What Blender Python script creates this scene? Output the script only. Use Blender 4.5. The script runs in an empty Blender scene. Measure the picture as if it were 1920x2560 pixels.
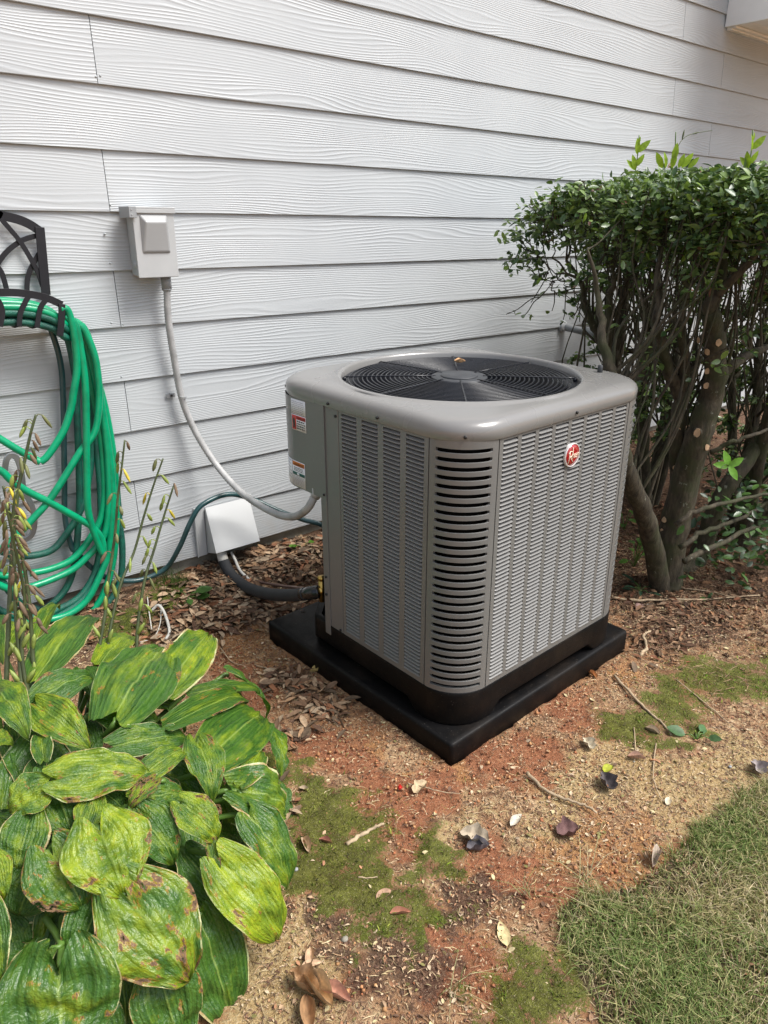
import bpy, math, random
import numpy as np
from mathutils import Vector, Matrix, noise
random.seed(7); rng = np.random.default_rng(7)
C = bpy.context.scene.collection
sc = bpy.context.scene
rad = math.radians

# ------------------------------------------------------------------ camera
CAM = np.array([0.0, -2.4993, 1.4567]); YAW, PIT, ROL, FPX = 0.6963, -0.3664, 0.0046, 1857.635
cy_, sy_ = math.cos(YAW), math.sin(YAW); cp_, sp_ = math.cos(PIT), math.sin(PIT); cr_, sr_ = math.cos(ROL), math.sin(ROL)
FWD = np.array([sy_*cp_, cy_*cp_, sp_]); R0 = np.array([cy_, -sy_, 0.0]); U0 = np.cross(R0, FWD)
RGT = cr_*R0 + sr_*U0; UPV = -sr_*R0 + cr_*U0
cam = bpy.data.cameras.new('camera'); camo = bpy.data.objects.new('camera', cam); C.objects.link(camo)
cam.sensor_fit = 'HORIZONTAL'; cam.sensor_width = 36.0; cam.lens = 36.0*FPX/1920.0
cam.clip_start = 0.05; cam.clip_end = 400
camo.matrix_world = Matrix(((RGT[0], UPV[0], -FWD[0], CAM[0]), (RGT[1], UPV[1], -FWD[1], CAM[1]), (RGT[2], UPV[2], -FWD[2], CAM[2]), (0, 0, 0, 1)))
sc.camera = camo
# ------------------------------------------------------------------ light
SUN_EL, SUN_AZ = rad(57), rad(146)      # azimuth clockwise from +y
w = bpy.data.worlds.new('World'); sc.world = w; w.use_nodes = True
nt = w.node_tree; nt.nodes.clear()
sky = nt.nodes.new('ShaderNodeTexSky'); sky.sky_type = 'NISHITA'; sky.sun_disc = False
sky.sun_elevation = SUN_EL; sky.sun_rotation = SUN_AZ; sky.air_density = 1.0; sky.dust_density = 3.0; sky.ozone_density = 1.0
hs = nt.nodes.new('ShaderNodeHueSaturation'); hs.inputs['Saturation'].default_value = 0.6
bg = nt.nodes.new('ShaderNodeBackground'); bg.inputs['Strength'].default_value = 0.105
ow = nt.nodes.new('ShaderNodeOutputWorld')
nt.links.new(sky.outputs[0], hs.inputs['Color']); nt.links.new(hs.outputs[0], bg.inputs[0]); nt.links.new(bg.outputs[0], ow.inputs[0])
sun = bpy.data.lights.new('sun', 'SUN'); sun.energy = 2.3; sun.angle = rad(26); sun.color = (1.0, 0.975, 0.935)
suno = bpy.data.objects.new('sun', sun); C.objects.link(suno)
sd = Vector((math.sin(SUN_AZ)*math.cos(SUN_EL), math.cos(SUN_AZ)*math.cos(SUN_EL), math.sin(SUN_EL)))
suno.rotation_euler = sd.to_track_quat('Z', 'Y').to_euler(); suno.location = (3, -4, 6)
sc.view_settings.view_transform = 'Standard'; sc.view_settings.look = 'None'
sc.view_settings.exposure = 1.03; sc.view_settings.gamma = 1.0; sc.view_settings.use_curve_mapping = False

# ------------------------------------------------------------------ measuring helpers (surveyed sight lines -> points in the place)
def ray(px, py): return FWD + RGT*(px-960)/FPX - UPV*(py-1280)/FPX
def at(px, py, Y): d = ray(px, py); return CAM + d*(Y-CAM[1])/d[1]
def sstep(a, b, x):
    t = np.clip((x-a)/(b-a), 0, 1); return t*t*(3-2*t)
def gz(x, y):      # smooth lie of the land
    return 0.113 + 0.085*sstep(-0.62, 0.0, y) - 0.03*sstep(-1.5, -2.6, y) + 0.012*sstep(2.1, 2.7, x)
def gr(px, py, dz=0.0):
    d = ray(px, py); z = 0.1
    for _ in range(6):
        P = CAM + d*(z-CAM[2])/d[2]; z = float(gz(P[0], P[1]))+dz
    return P
A, BZ, UR, TX, TY = 0.40, 0.188, 0.0268, 0.0177, 0.0111      # the pad has settled: unit and pad lean about one degree
_c, _s = math.cos(UR), math.sin(UR); _ox, _oy = TX*(.6-BZ), TY*(.6-BZ)
ULOC = (1.5858+_c*_ox-_s*_oy, -0.9504+_s*_ox+_c*_oy, BZ); UROT = (TY, -TX, UR)
from mathutils import Euler
UM = np.array(Euler(UROT).to_matrix())
def uw(l): return UM @ (np.array(l, float)-np.array([0, 0, BZ])) + np.array(ULOC)
PADC, PADR, PADH = (1.5941, -0.9247), 0.0397, 0.4346
UX, UY = PADC[0]-.0558, PADC[1]-.0574; cu, su = math.cos(PADR), math.sin(PADR)

# ------------------------------------------------------------------ object helpers
def tag(o, label=None, cat=None, group=None, kind=None):
    if label: o['label'] = label
    if cat: o['category'] = cat
    if group: o['group'] = group
    if kind: o['kind'] = kind
    return o
def thing(name, loc, label, cat, group=None, rz=0.0, kind=None):
    o = bpy.data.objects.new(name, None); C.objects.link(o); o.location = loc; o.rotation_euler = (0, 0, rz)
    o.empty_display_size = 0.1
    return tag(o, label, cat, group, kind)
class M:
    def __init__(s): s.v = []; s.f = []; s.c = None; s.sm = []
    def add(s, vs, fs, smooth=True):
        b = len(s.v); s.v.extend([tuple(map(float, p)) for p in vs]); s.f.extend([tuple(i+b for i in f) for f in fs]); s.sm.extend([smooth]*len(fs)); return b
    def box(s, lo, hi, smooth=False):
        x0, y0, z0 = lo; x1, y1, z1 = hi
        s.add([(x0,y0,z0),(x1,y0,z0),(x1,y1,z0),(x0,y1,z0),(x0,y0,z1),(x1,y0,z1),(x1,y1,z1),(x0,y1,z1)],
              [(0,3,2,1),(4,5,6,7),(0,1,5,4),(1,2,6,5),(2,3,7,6),(3,0,4,7)], smooth)
    def loft(s, rings, closed=True, cap0=False, cap1=False, smooth=True):
        n = len(rings[0]); b = len(s.v); vs = [p for r in rings for p in r]; fs = []
        m = n if closed else n-1
        for i in range(len(rings)-1):
            for j in range(m):
                k = (j+1) % n; fs.append((i*n+j, i*n+k, (i+1)*n+k, (i+1)*n+j))
        if cap0: fs.append(tuple(reversed(range(n))))
        if cap1: fs.append(tuple((len(rings)-1)*n+j for j in range(n)))
        s.add(vs, fs, smooth)
    def tube(s, pts, r, n=10, caps=True, flat=None):
        pts = [Vector(map(float, p)) for p in pts]
        if not hasattr(r, '__len__'): r = [r]*len(pts)
        t0 = (pts[1]-pts[0]).normalized(); up = Vector((0, 0, 1)) if abs(t0.z) < 0.9 else Vector((1, 0, 0))
        nrm = t0.cross(up).normalized(); rings = []
        for i, p in enumerate(pts):
            t = (pts[min(i+1, len(pts)-1)]-pts[max(i-1, 0)])
            t = t.normalized() if t.length > 1e-9 else t0
            nrm = (nrm - t*nrm.dot(t)); nrm = nrm.normalized() if nrm.length > 1e-6 else t.orthogonal().normalized()
            bn = t.cross(nrm); rings.append([tuple(p+(nrm*math.cos(2*math.pi*k/n)+bn*math.sin(2*math.pi*k/n))*r[i]) for k in range(n)])
        s.loft(rings, True, caps, caps)
    def build(s, name, mat, parent=None, off=(0, 0, 0), local=False, loc=None):
        me = bpy.data.meshes.new(name)
        o_ = np.array(off, float)
        if parent is not None and not local:
            p = parent
            while p is not None: o_ = o_ - np.array(p.location); p = p.parent
        if loc is not None: o_ = o_ - np.array(loc)
        vs = np.array(s.v)+o_
        me.from_pydata(vs.tolist(), [], s.f)
        me.polygons.foreach_set('use_smooth', s.sm)
        if s.c is not None:
            a = me.color_attributes.new('Col', 'FLOAT_COLOR', 'POINT'); a.data.foreach_set('color', np.array(s.c, np.float32).ravel())
        me.materials.append(mat); me.update()
        o = bpy.data.objects.new(name, me); C.objects.link(o); o.parent = parent
        if loc is not None: o.location = loc
        return o
def catmull(P, k=6, closed=False):
    P = [np.array(p, float) for p in P]; n = len(P); out = []
    rg = range(n) if closed else range(n-1)
    for i in rg:
        p0 = P[(i-1) % n] if closed or i > 0 else 2*P[0]-P[1]
        p1 = P[i]; p2 = P[(i+1) % n]
        p3 = P[(i+2) % n] if closed or i+2 < n else 2*P[-1]-P[-2]
        for j in range(k):
            t = j/k; out.append(0.5*((2*p1)+(p2-p0)*t+(2*p0-5*p1+4*p2-p3)*t*t+(3*p1-p0-3*p2+p3)*t**3))
    if not closed: out.append(P[-1])
    return out
def bevel(o, wd=0.002, seg=2, ang=35):
    m = o.modifiers.new('bevel', 'BEVEL'); m.width = wd; m.segments = seg; m.limit_method = 'ANGLE'; m.angle_limit = rad(ang); return o
def share(o, parent, loc=None, rot=None):
    c = o.copy(); C.objects.link(c); c.parent = parent
    if loc is not None: c.location = loc
    if rot is not None: c.rotation_euler = rot
    return c

# ------------------------------------------------------------------ material helpers
class G:
    def __init__(s, name):
        s.m = bpy.data.materials.new(name); s.m.use_nodes = True; s.t = s.m.node_tree; s.t.nodes.clear()
        s.out = s.t.nodes.new('ShaderNodeOutputMaterial')
    def n(s, typ, inp=None, **kw):
        nd = s.t.nodes.new('ShaderNode'+typ)
        for k, v in kw.items(): setattr(nd, k, v)
        for k, v in (inp or {}).items():
            i = nd.inputs[k]
            if isinstance(v, bpy.types.NodeSocket): s.t.links.new(v, i)
            else: i.default_value = v
        return nd
    def math(s, op, a, b=None, c=None, clamp=False):
        d = {0: a}
        if b is not None: d[1] = b
        if c is not None: d[2] = c
        return s.n('Math', d, operation=op, use_clamp=clamp).outputs[0]
    def mix(s, f, a, b, blend='MIX'):
        nd = s.t.nodes.new('ShaderNodeMix'); nd.data_type = 'RGBA'; nd.blend_type = blend
        for i, v in ((0, f), (6, a), (7, b)):
            if isinstance(v, bpy.types.NodeSocket): s.t.links.new(v, nd.inputs[i])
            else: nd.inputs[i].default_value = v if i == 0 else (tuple(v)+(1,))[:4]
        return nd.outputs[2]
    def noise(s, vec, scale, detail=4, rough=0.55, dist=0.0):
        d = {'Scale': scale, 'Detail': detail, 'Roughness': rough, 'Distortion': dist}
        if vec is not None: d['Vector'] = vec
        return s.n('TexNoise', d).outputs[0]
    def ramp(s, f, stops):
        nd = s.n('ValToRGB', {0: f}); cr = nd.color_ramp
        while len(cr.elements) > 1: cr.elements.remove(cr.elements[0])
        cr.elements[0].position = stops[0][0]; cr.elements[0].color = (tuple(stops[0][1])+(1,))[:4]
        for p, c in stops[1:]: e = cr.elements.new(p); e.color = (tuple(c)+(1,))[:4]
        return nd.outputs[0]
    def rng(s, v, a, b, c=0.0, d=1.0): return s.n('MapRange', {0: v, 1: a, 2: b, 3: c, 4: d}).outputs[0]
    def obj(s): return s.n('TexCoord').outputs['Object']
    def scl(s, vec, sc3): return s.n('Mapping', {'Vector': vec, 'Scale': sc3}).outputs[0]
    def bump(s, h, dist=0.002, st=1.0, nrm=None):
        d = {'Height': h, 'Distance': dist, 'Strength': st}
        if nrm is not None: d['Normal'] = nrm
        return s.n('Bump', d).outputs[0]
    def bsdf(s, col, rough=0.5, nrm=None, metal=0.0, spec=0.5, coat=0.0, trans=None):
        d = {'Base Color': col if isinstance(col, bpy.types.NodeSocket) else (tuple(col)+(1,))[:4], 'Roughness': rough, 'Metallic': metal, 'Specular IOR Level': spec}
        if nrm is not None: d['Normal'] = nrm
        if coat: d['Coat Weight'] = coat; d['Coat Roughness'] = 0.15
        b = s.n('BsdfPrincipled', d).outputs[0]
        if trans:
            cc = s.mix(1.0, col if isinstance(col, bpy.types.NodeSocket) else (tuple(col)+(1,))[:4], (1.0, 1.0, 0.55), 'MULTIPLY')
            tr = s.n('BsdfTranslucent', {'Color': cc}).outputs[0]
            b = s.n('MixShader', {0: trans, 1: b, 2: tr}).outputs[0]
        s.t.links.new(b, s.out.inputs[0]); return s.m
def simple(name, col, rough=0.5, var=0.12, nscale=30, bmp=0.0, metal=0.0, coat=0.0, bscale=200, spec=0.5):
    g = G(name); o = g.obj(); nz = g.noise(o, nscale, 5)
    f = g.rng(nz, 0.3, 0.7, 1-var, 1+var)
    c = g.mix(1.0, col, g.n('CombineColor', {0: f, 1: f, 2: f}).outputs[0], 'MULTIPLY')
    nr = g.bump(g.noise(o, bscale, 4), 0.001, bmp) if bmp else None
    r = g.rng(g.noise(o, nscale*0.7, 3), 0.3, 0.7, max(0.02, rough-0.07), min(1, rough+0.07))
    return g.bsdf(c, r, nr, metal, spec, coat)

# siding: fibre cement pressed with a cedar grain
def mk_siding():
    g = G('painted_cedar_grain'); o = g.obj()
    rnd = g.n('ObjectInfo').outputs['Random']
    offs = g.n('CombineXYZ', {0: g.math('MULTIPLY', rnd, 37.0), 1: g.math('MULTIPLY', rnd, 91.0), 2: g.math('MULTIPLY', rnd, 53.0)}).outputs[0]
    v = g.n('VectorMath', {0: o, 1: offs}, operation='ADD').outputs[0]
    a = g.noise(g.scl(v, (1.15, 1, 8.5)), 1.0, 1.0, 0.4)
    b = g.noise(g.scl(v, (9, 1, 30)), 1.0, 2.0, 0.5)
    sz = g.n('SeparateXYZ', {0: v}).outputs[2]
    ph = g.math('ADD', g.math('ADD', g.math('MULTIPLY', sz, 640.0), g.math('MULTIPLY', a, 84.0)), g.math('MULTIPLY', b, 2.4))
    wv = g.math('SINE', ph)
    wv = g.math('POWER', g.math('ADD', g.math('MULTIPLY', wv, 0.5), 0.5), 2.2)
    amp = g.rng(g.noise(g.scl(v, (2.5, 1, 9)), 1.0, 2), 0.35, 0.65, 0.25, 1.0)
    fine = g.noise(g.scl(v, (14, 1, 420)), 1.0, 3.0, 0.6)
    h = g.math('ADD', g.math('MULTIPLY', wv, amp), g.math('MULTIPLY', fine, 0.35))
    nr = g.bump(h, 0.0013, 0.7)
    dirt = g.noise(o, 2.3, 5, 0.6)
    col = g.mix(g.rng(dirt, 0.35, 0.75), (0.450, 0.472, 0.482), (0.410, 0.431, 0.444))
    # dark streak below the vent pipe and a little splash dirt near the ground
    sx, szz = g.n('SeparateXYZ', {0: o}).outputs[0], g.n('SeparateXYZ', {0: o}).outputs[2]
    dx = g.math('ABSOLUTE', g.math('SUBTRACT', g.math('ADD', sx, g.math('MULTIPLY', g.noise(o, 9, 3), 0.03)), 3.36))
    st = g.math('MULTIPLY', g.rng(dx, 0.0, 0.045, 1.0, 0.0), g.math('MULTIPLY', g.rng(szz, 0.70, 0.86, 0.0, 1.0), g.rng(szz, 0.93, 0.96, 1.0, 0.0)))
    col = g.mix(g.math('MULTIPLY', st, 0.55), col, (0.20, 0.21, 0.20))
    spl = g.math('MULTIPLY', g.rng(szz, 0.25, 0.42, 1.0, 0.0), g.rng(g.noise(o, 24, 6, 0.65), 0.45, 0.75))
    col = g.mix(g.math('MULTIPLY', spl, 0.35), col, (0.36, 0.31, 0.25))
    return g.bsdf(col, 0.48, nr)
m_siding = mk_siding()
m_trim = simple('white_trim_paint', (0.83, 0.84, 0.83), 0.4, 0.04, 8, 0.2)
m_gap = simple('building_paper', (0.05, 0.05, 0.05), 0.9)
def mk_conc():
    g = G('old_concrete'); o = g.obj()
    c = g.ramp(g.noise(o, 9, 7, 0.65), [(0.3, (0.13, 0.11, 0.08)), (0.5, (0.27, 0.25, 0.20)), (0.75, (0.40, 0.38, 0.32))])
    return g.bsdf(c, 0.9, g.bump(g.noise(o, 90, 5), 0.003, 0.7))
m_conc = mk_conc()
def mk_paint(name, col, rough, coat=0.0, spk=.25, rv=1.0):
    g = G(name); o = g.obj()
    lf = g.noise(o, 3.1, 4, 0.6)
    c = g.mix(g.rng(lf, 0.35, 0.7), col, tuple(x*0.94 for x in col))
    sp = g.rng(g.noise(o, 160, 3, 0.7), 0.66, 0.72)
    c = g.mix(g.math('MULTIPLY', sp, spk), c, (0.5, 0.46, 0.40))
    nr = g.bump(g.noise(o, 420, 2), 0.0004, 0.25)
    return g.bsdf(c, g.rng(g.noise(o, 5, 3), 0.3, 0.7, rough-0.03*rv, rough+0.05*rv), nr, 0.0, 0.5, coat)
m_ac = mk_paint('grey_enamel', (0.152, 0.150, 0.143), 0.36, 0.25)
m_lid = mk_paint('grey_enamel_lid', (0.200, 0.196, 0.189), 0.27, 0.35, .0, .4)
m_louv_lit = mk_paint('grey_enamel_louver_lit', (0.188, 0.185, 0.177), 0.38, 0.1)  # same enamel as the panels; light on the slanted louvers painted into the colour
m_black = simple('black_wire_coating', (0.010, 0.011, 0.015), 0.30, 0.1, 20, spec=0.4)
m_hub = simple('dark_grey_plastic', (0.035, 0.038, 0.043), 0.5, 0.1, 20, 0.2)
m_inner = simple('dark_coil_fins', (0.004, 0.004, 0.004), 0.7, spec=0.15)
m_blade = simple('grey_fan_blade', (0.008, 0.009, 0.012), 0.4, spec=0.3)
def mk_base():
    g = G('dusty_black_plastic'); o = g.obj()
    d = g.rng(g.noise(o, 7, 7, 0.7), 0.48, 0.78)
    c = g.mix(g.math('MULTIPLY', d, 0.14), (0.0045, 0.0043, 0.0046), (0.10, 0.07, 0.045))
    sp = g.rng(g.noise(o, 210, 2, 0.6), 0.70, 0.74)
    c = g.mix(g.math('MULTIPLY', sp, 0.5), c, (0.18, 0.16, 0.14))
    return g.bsdf(c, g.rng(g.noise(o, 15, 5), 0.3, 0.7, 0.40, 0.60), g.bump(g.noise(o, 380, 3), 0.0008, 0.5), 0, 0.16)
m_base = mk_base()
m_screw = simple('dark_screw_head', (0.03, 0.03, 0.03), 0.3, metal=0.6)
m_brass = simple('brass', (0.55, 0.36, 0.10), 0.3, metal=1.0)
m_copper = simple('tarnished_copper', (0.20, 0.12, 0.10), 0.45, metal=0.5)
m_foam = simple('black_pipe_foam', (0.022, 0.023, 0.025), 0.75, 0.15, 12, 0.4, bscale=120)
m_tape = simple('glossy_black_tape', (0.01, 0.01, 0.01), 0.15, bmp=0.8, bscale=60)
m_gbox = simple('grey_metal_enclosure', (0.40, 0.41, 0.41), 0.42, 0.06, 8, 0.1)
m_gbox2 = simple('galvanized_bracket', (0.26, 0.27, 0.275), 0.45, 0.08, 20)
m_dome = simple('enclosure_cover_panel', (0.33, 0.335, 0.335), 0.38, 0.06, 6)
m_hood = simple('painted_pvc_hood', (0.47, 0.48, 0.48), 0.42, 0.05, 6, 0.1)
m_cond = None
def mk_cond():
    g = G('ribbed_grey_conduit'); o = g.obj()
    c = g.mix(g.rng(g.noise(o, 18, 5), 0.4, 0.7), (0.40, 0.40, 0.395), (0.26, 0.26, 0.255))
    return g.bsdf(c, 0.5, g.bump(g.noise(o, 60, 3), 0.001, 0.3))
m_cond = mk_cond()
m_pvc = simple('dirty_white_pvc', (0.55, 0.53, 0.48), 0.45, 0.2, 25)
m_pvcg = simple('weathered_grey_pvc', (0.27, 0.28, 0.28), 0.5, 0.2, 18)
m_iron = simple('black_powder_coat', (0.011, 0.011, 0.014), 0.5, 0.1, 30, 0.15, spec=0.35)
m_bracket = simple('dull_steel', (0.30, 0.31, 0.33), 0.35, 0.1, 20, metal=0.7)
def mk_hose(name, c1, c2, rough, rib):
    g = G(name); o = g.obj()
    c = g.mix(g.rng(g.noise(o, 16, 5, 0.65), 0.45, 0.68), c1, c2)
    nr = g.bump(g.n('TexVoronoi', {'Vector': o, 'Scale': 520.0}).outputs[0], 0.0012, rib)
    return g.bsdf(c, rough, nr, 0, 0.5, 0.1)
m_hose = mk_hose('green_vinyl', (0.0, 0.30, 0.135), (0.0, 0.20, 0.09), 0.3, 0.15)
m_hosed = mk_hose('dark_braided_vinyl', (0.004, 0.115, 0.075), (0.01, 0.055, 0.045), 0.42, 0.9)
m_hoset = mk_hose('teal_vinyl', (0.012, 0.05, 0.052), (0.03, 0.075, 0.08), 0.3, 0.2)
m_white = simple('sticker_white', (0.68, 0.69, 0.72), 0.35, 0.02)
m_ink = simple('printed_black', (0.02, 0.02, 0.02), 0.4, 0.02)
m_inkg = simple('printed_grey', (0.30, 0.31, 0.36), 0.4, 0.02)
m_red = simple('sticker_red', (0.50, 0.035, 0.025), 0.35, 0.04)
m_orange = simple('sticker_orange', (0.52, 0.15, 0.015), 0.35, 0.04)
m_green = simple('sticker_green', (0.0, 0.075, 0.055), 0.35, 0.02)
m_chrome = simple('badge_rim', (0.72, 0.70, 0.68), 0.2, 0.02, metal=0.35)
m_badge = simple('badge_red_enamel', (0.33, 0.006, 0.010), 0.12, 0.1, 40, coat=1.0)
m_cream = simple('badge_letter_cream', (0.80, 0.66, 0.50), 0.3, 0.02)
# vertex-coloured organic material
def mk_vc(name, rough=0.7, trans=None, spec=0.4, bmp=0.4, coat=0.0):
    g = G(name); o = g.obj(); a = g.n('Attribute', attribute_name='Col').outputs[0]
    f = g.rng(g.noise(o, 90, 4), 0.3, 0.7, 0.72, 1.25)
    c = g.mix(1.0, a, g.n('CombineColor', {0: f, 1: f, 2: f}).outputs[0], 'MULTIPLY')
    return g.bsdf(c, rough, g.bump(g.noise(o, 160, 3), 0.001, bmp), 0, spec, coat, trans)
m_litter = mk_vc('dry_leaf', 0.75, None, 0.3)
m_grassm = mk_vc('grass_blade', 0.6, 0.25, 0.3, 0.1)
m_leafm = mk_vc('glossy_shrub_leaf', 0.36, 0.2, 0.5, 0.15, 0.12)
m_softleaf = mk_vc('young_leaf', 0.45, 0.4, 0.4, 0.2)
def mk_bark():
    g = G('mossy_bark'); o = g.obj()
    n1 = g.noise(g.scl(o, (1, 1, 0.3)), 60, 5, 0.65)
    c = g.ramp(n1, [(0.3, (0.018, 0.014, 0.009)), (0.55, (0.065, 0.052, 0.032)), (0.8, (0.14, 0.12, 0.08))])
    ms = g.rng(g.noise(o, 11, 5, 0.6), 0.45, 0.62)
    c = g.mix(g.math('MULTIPLY', ms, 0.75), c, (0.035, 0.042, 0.012))
    li = g.rng(g.noise(o, 26, 4, 0.7), 0.66, 0.70)
    c = g.mix(g.math('MULTIPLY', li, 0.5), c, (0.30, 0.31, 0.24))
    return g.bsdf(c, 0.85, g.bump(n1, 0.006, 0.8))
m_bark = mk_bark()
m_cut = simple('fresh_cut_wood', (0.55, 0.37, 0.22), 0.7, 0.2, 60)
m_twig = simple('pale_dead_twig', (0.36, 0.27, 0.17), 0.8, 0.35, 60, 0.6)
m_stem = simple('hosta_scape', (0.05, 0.065, 0.022), 0.5, 0.4, 25)
m_petiole = simple('hosta_petiole', (0.09, 0.17, 0.03), 0.42, 0.25, 12)
m_weed = simple('weed_leaf', (0.05, 0.13, 0.015), 0.5, 0.35, 40)
m_redbit = simple('red_plastic', (0.5, 0.02, 0.015), 0.4)

# ================================================================== GROUND
def blob(px, py, r): P = gr(px, py); return (P[0], P[1], r)
MOSS = [blob(*b) for b in [(705,1930,.085),(770,1990,.07),(800,2060,.11),(890,2110,.10),(850,2190,.09),(960,2200,.08),(1080,2120,.07),(1150,2150,.04),(930,2280,.08),(1040,2260,.06),(990,2320,.05),
   (1600,1800,.09),(1680,1750,.13),(1800,1700,.13),(1560,1850,.05),(1900,1700,.14),(1640,1860,.05),(1750,1830,.07),(440,1470,.10),(390,1500,.08),(330,1560,.10),(1320,2520,.10),(1420,2500,.07),(1250,2540,.08),(860,2440,.03)]]
CLAY = [blob(*b) for b in [(850,1870,.12),(930,1960,.11),(1010,2020,.10),(1080,1980,.10),(790,1850,.08),(1030,2090,.06),(1230,1910,.10),(1330,1850,.10),(1440,1780,.10),(570,1700,.11),(620,1760,.08),(540,1640,.07),
   (1150,1960,.08),(1210,1860,.06),(1120,2380,.06),(1060,2330,.045),(900,2490,.04),(1290,2180,.12),(1380,2240,.10),(1200,2450,.07),(1510,2180,.08),(1060,2450,.05),(560,1560,.10)]]
ORNG = [blob(*b) for b in [(640,1620,.13),(700,1680,.08),(590,1590,.08),(1000,1940,.045),(950,1860,.05),(1150,1950,.06),(1540,1690,.06),(740,1900,.03),(1500,2060,.10),(1620,2100,.08),(1180,2190,.05),(1560,2160,.08),(850,2480,.05),(1090,1900,.05),(1400,2120,.07)]]
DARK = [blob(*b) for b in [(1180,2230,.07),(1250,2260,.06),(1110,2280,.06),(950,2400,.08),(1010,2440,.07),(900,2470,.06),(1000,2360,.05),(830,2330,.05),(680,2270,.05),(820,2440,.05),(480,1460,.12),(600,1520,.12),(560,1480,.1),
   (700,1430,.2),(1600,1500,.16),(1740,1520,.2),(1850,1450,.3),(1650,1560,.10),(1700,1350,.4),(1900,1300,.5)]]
PALE = [blob(*b) for b in [(1480,1960,.12),(1560,1940,.12),(1640,1960,.14),(1720,2000,.12),(1800,1950,.15),(1400,1980,.08),(640,2420,.12),(720,2500,.13),(1380,2080,.09),(1850,1880,.12),(780,2330,.07),(1120,2090,.05),(1180,2060,.07),(700,2560,.15)]]
GRASS_EDGE = [gr(*b)[:2] for b in [(1990,1900),(1900,1960),(1830,2010),(1740,2080),(1650,2170),(1580,2215),(1480,2235),(1400,2262),(1395,2330),(1440,2400),(1450,2460),(1490,2520),(1500,2580)]]
GPOLY = [tuple(p) for p in GRASS_EDGE] + [(0.72, -2.3), (0.4, -2.9), (0.3, -4.5), (6, -4.5), (6, -1.9), (3.0, -1.82)]
def inpoly(x, y, poly=GPOLY):
    ins = np.zeros(np.shape(x), bool); n = len(poly)
    for i in range(n):
        x0, y0 = poly[i]; x1, y1 = poly[(i+1) % n]
        if y0 == y1: continue
        c = ((y0 > y) != (y1 > y)) & (x < (x1-x0)*(y-y0)/(y1-y0)+x0); ins ^= c
    return ins
def field(bl, x, y):
    f = np.zeros(np.shape(x)); x, y = np.asarray(x, float), np.asarray(y, float)
    wx = .035*np.sin(x*31+np.sin(y*43)*1.7)+.022*np.sin(y*71+x*23+1)+.05*np.sin(y*11+x*7); wy = .035*np.sin(y*29+np.sin(x*37)*1.9)+.022*np.sin(x*67-y*19+2)+.05*np.sin(x*13-y*6)
    x, y = x+wx*.6, y+wy*.6
    for bx, by, r in bl: f = np.maximum(f, np.exp(-(((x-bx)**2+(y-by)**2)/(r*r))*.9))
    return f
def axis(lo, hi, st, far, k=1.35):
    a = list(np.arange(lo, hi, st)); d = st; v = a[-1]
    while v < far: d *= k; v += d; a.append(v)
    d = st; v = a[0]; pre = []
    while v > -far: d *= k; v -= d; pre.append(v)
    return np.array(pre[::-1]+a)
gxs = axis(-0.1, 3.1, 0.0085, 80); gys = axis(-2.5, 0.10, 0.0085, 80)
gys = gys[(gys < 0.12)]; gys = np.append(gys, [0.3])
GX, GY = np.meshgrid(gxs, gys)
gxf, gyf = GX.ravel(), GY.ravel()
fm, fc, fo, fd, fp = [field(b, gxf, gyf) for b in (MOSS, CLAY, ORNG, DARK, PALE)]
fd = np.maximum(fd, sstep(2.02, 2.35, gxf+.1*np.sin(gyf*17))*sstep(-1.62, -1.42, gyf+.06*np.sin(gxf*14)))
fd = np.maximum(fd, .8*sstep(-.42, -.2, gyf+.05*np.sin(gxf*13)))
fg = inpoly(gxf, gyf).astype(float)
def nz(x, y, s, o=0.0): return np.array([noise.noise(Vector((a*s, b*s, o))) for a, b in zip(x, y)])
core = (gxf > -0.2) & (gxf < 3.3) & (gyf > -2.7)
d1 = np.zeros_like(gxf); d2 = np.zeros_like(gxf); d3 = np.zeros_like(gxf)
d1[core] = nz(gxf[core], gyf[core], 9.0, 1.1); d2[core] = nz(gxf[core], gyf[core], 32.0, 5.3); d3[core] = nz(gxf[core], gyf[core], 75.0, 8.3)
gzv = gz(gxf, gyf) + 0.006*d1 + 0.0035*d2*(1-0.5*fc) + (0.002+0.0025*fm+0.002*fo)*d3 + 0.006*sstep(.3, .7, fm) - 0.004*sstep(.4, .8, fc)
inp = (np.abs((gxf-UX-0.0558)*cu+(gyf-UY-0.0574)*su) < 0.430) & (np.abs(-(gxf-UX-0.0558)*su+(gyf-UY-0.0574)*cu) < 0.430)
gzv[inp] = 0.06
def gzn(x, y): # height incl. medium bumps
    return float(gz(x, y)) + 0.006*noise.noise(Vector((x*9, y*9, 1.1))) + 0.0035*noise.noise(Vector((x*32, y*32, 5.3)))
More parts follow.
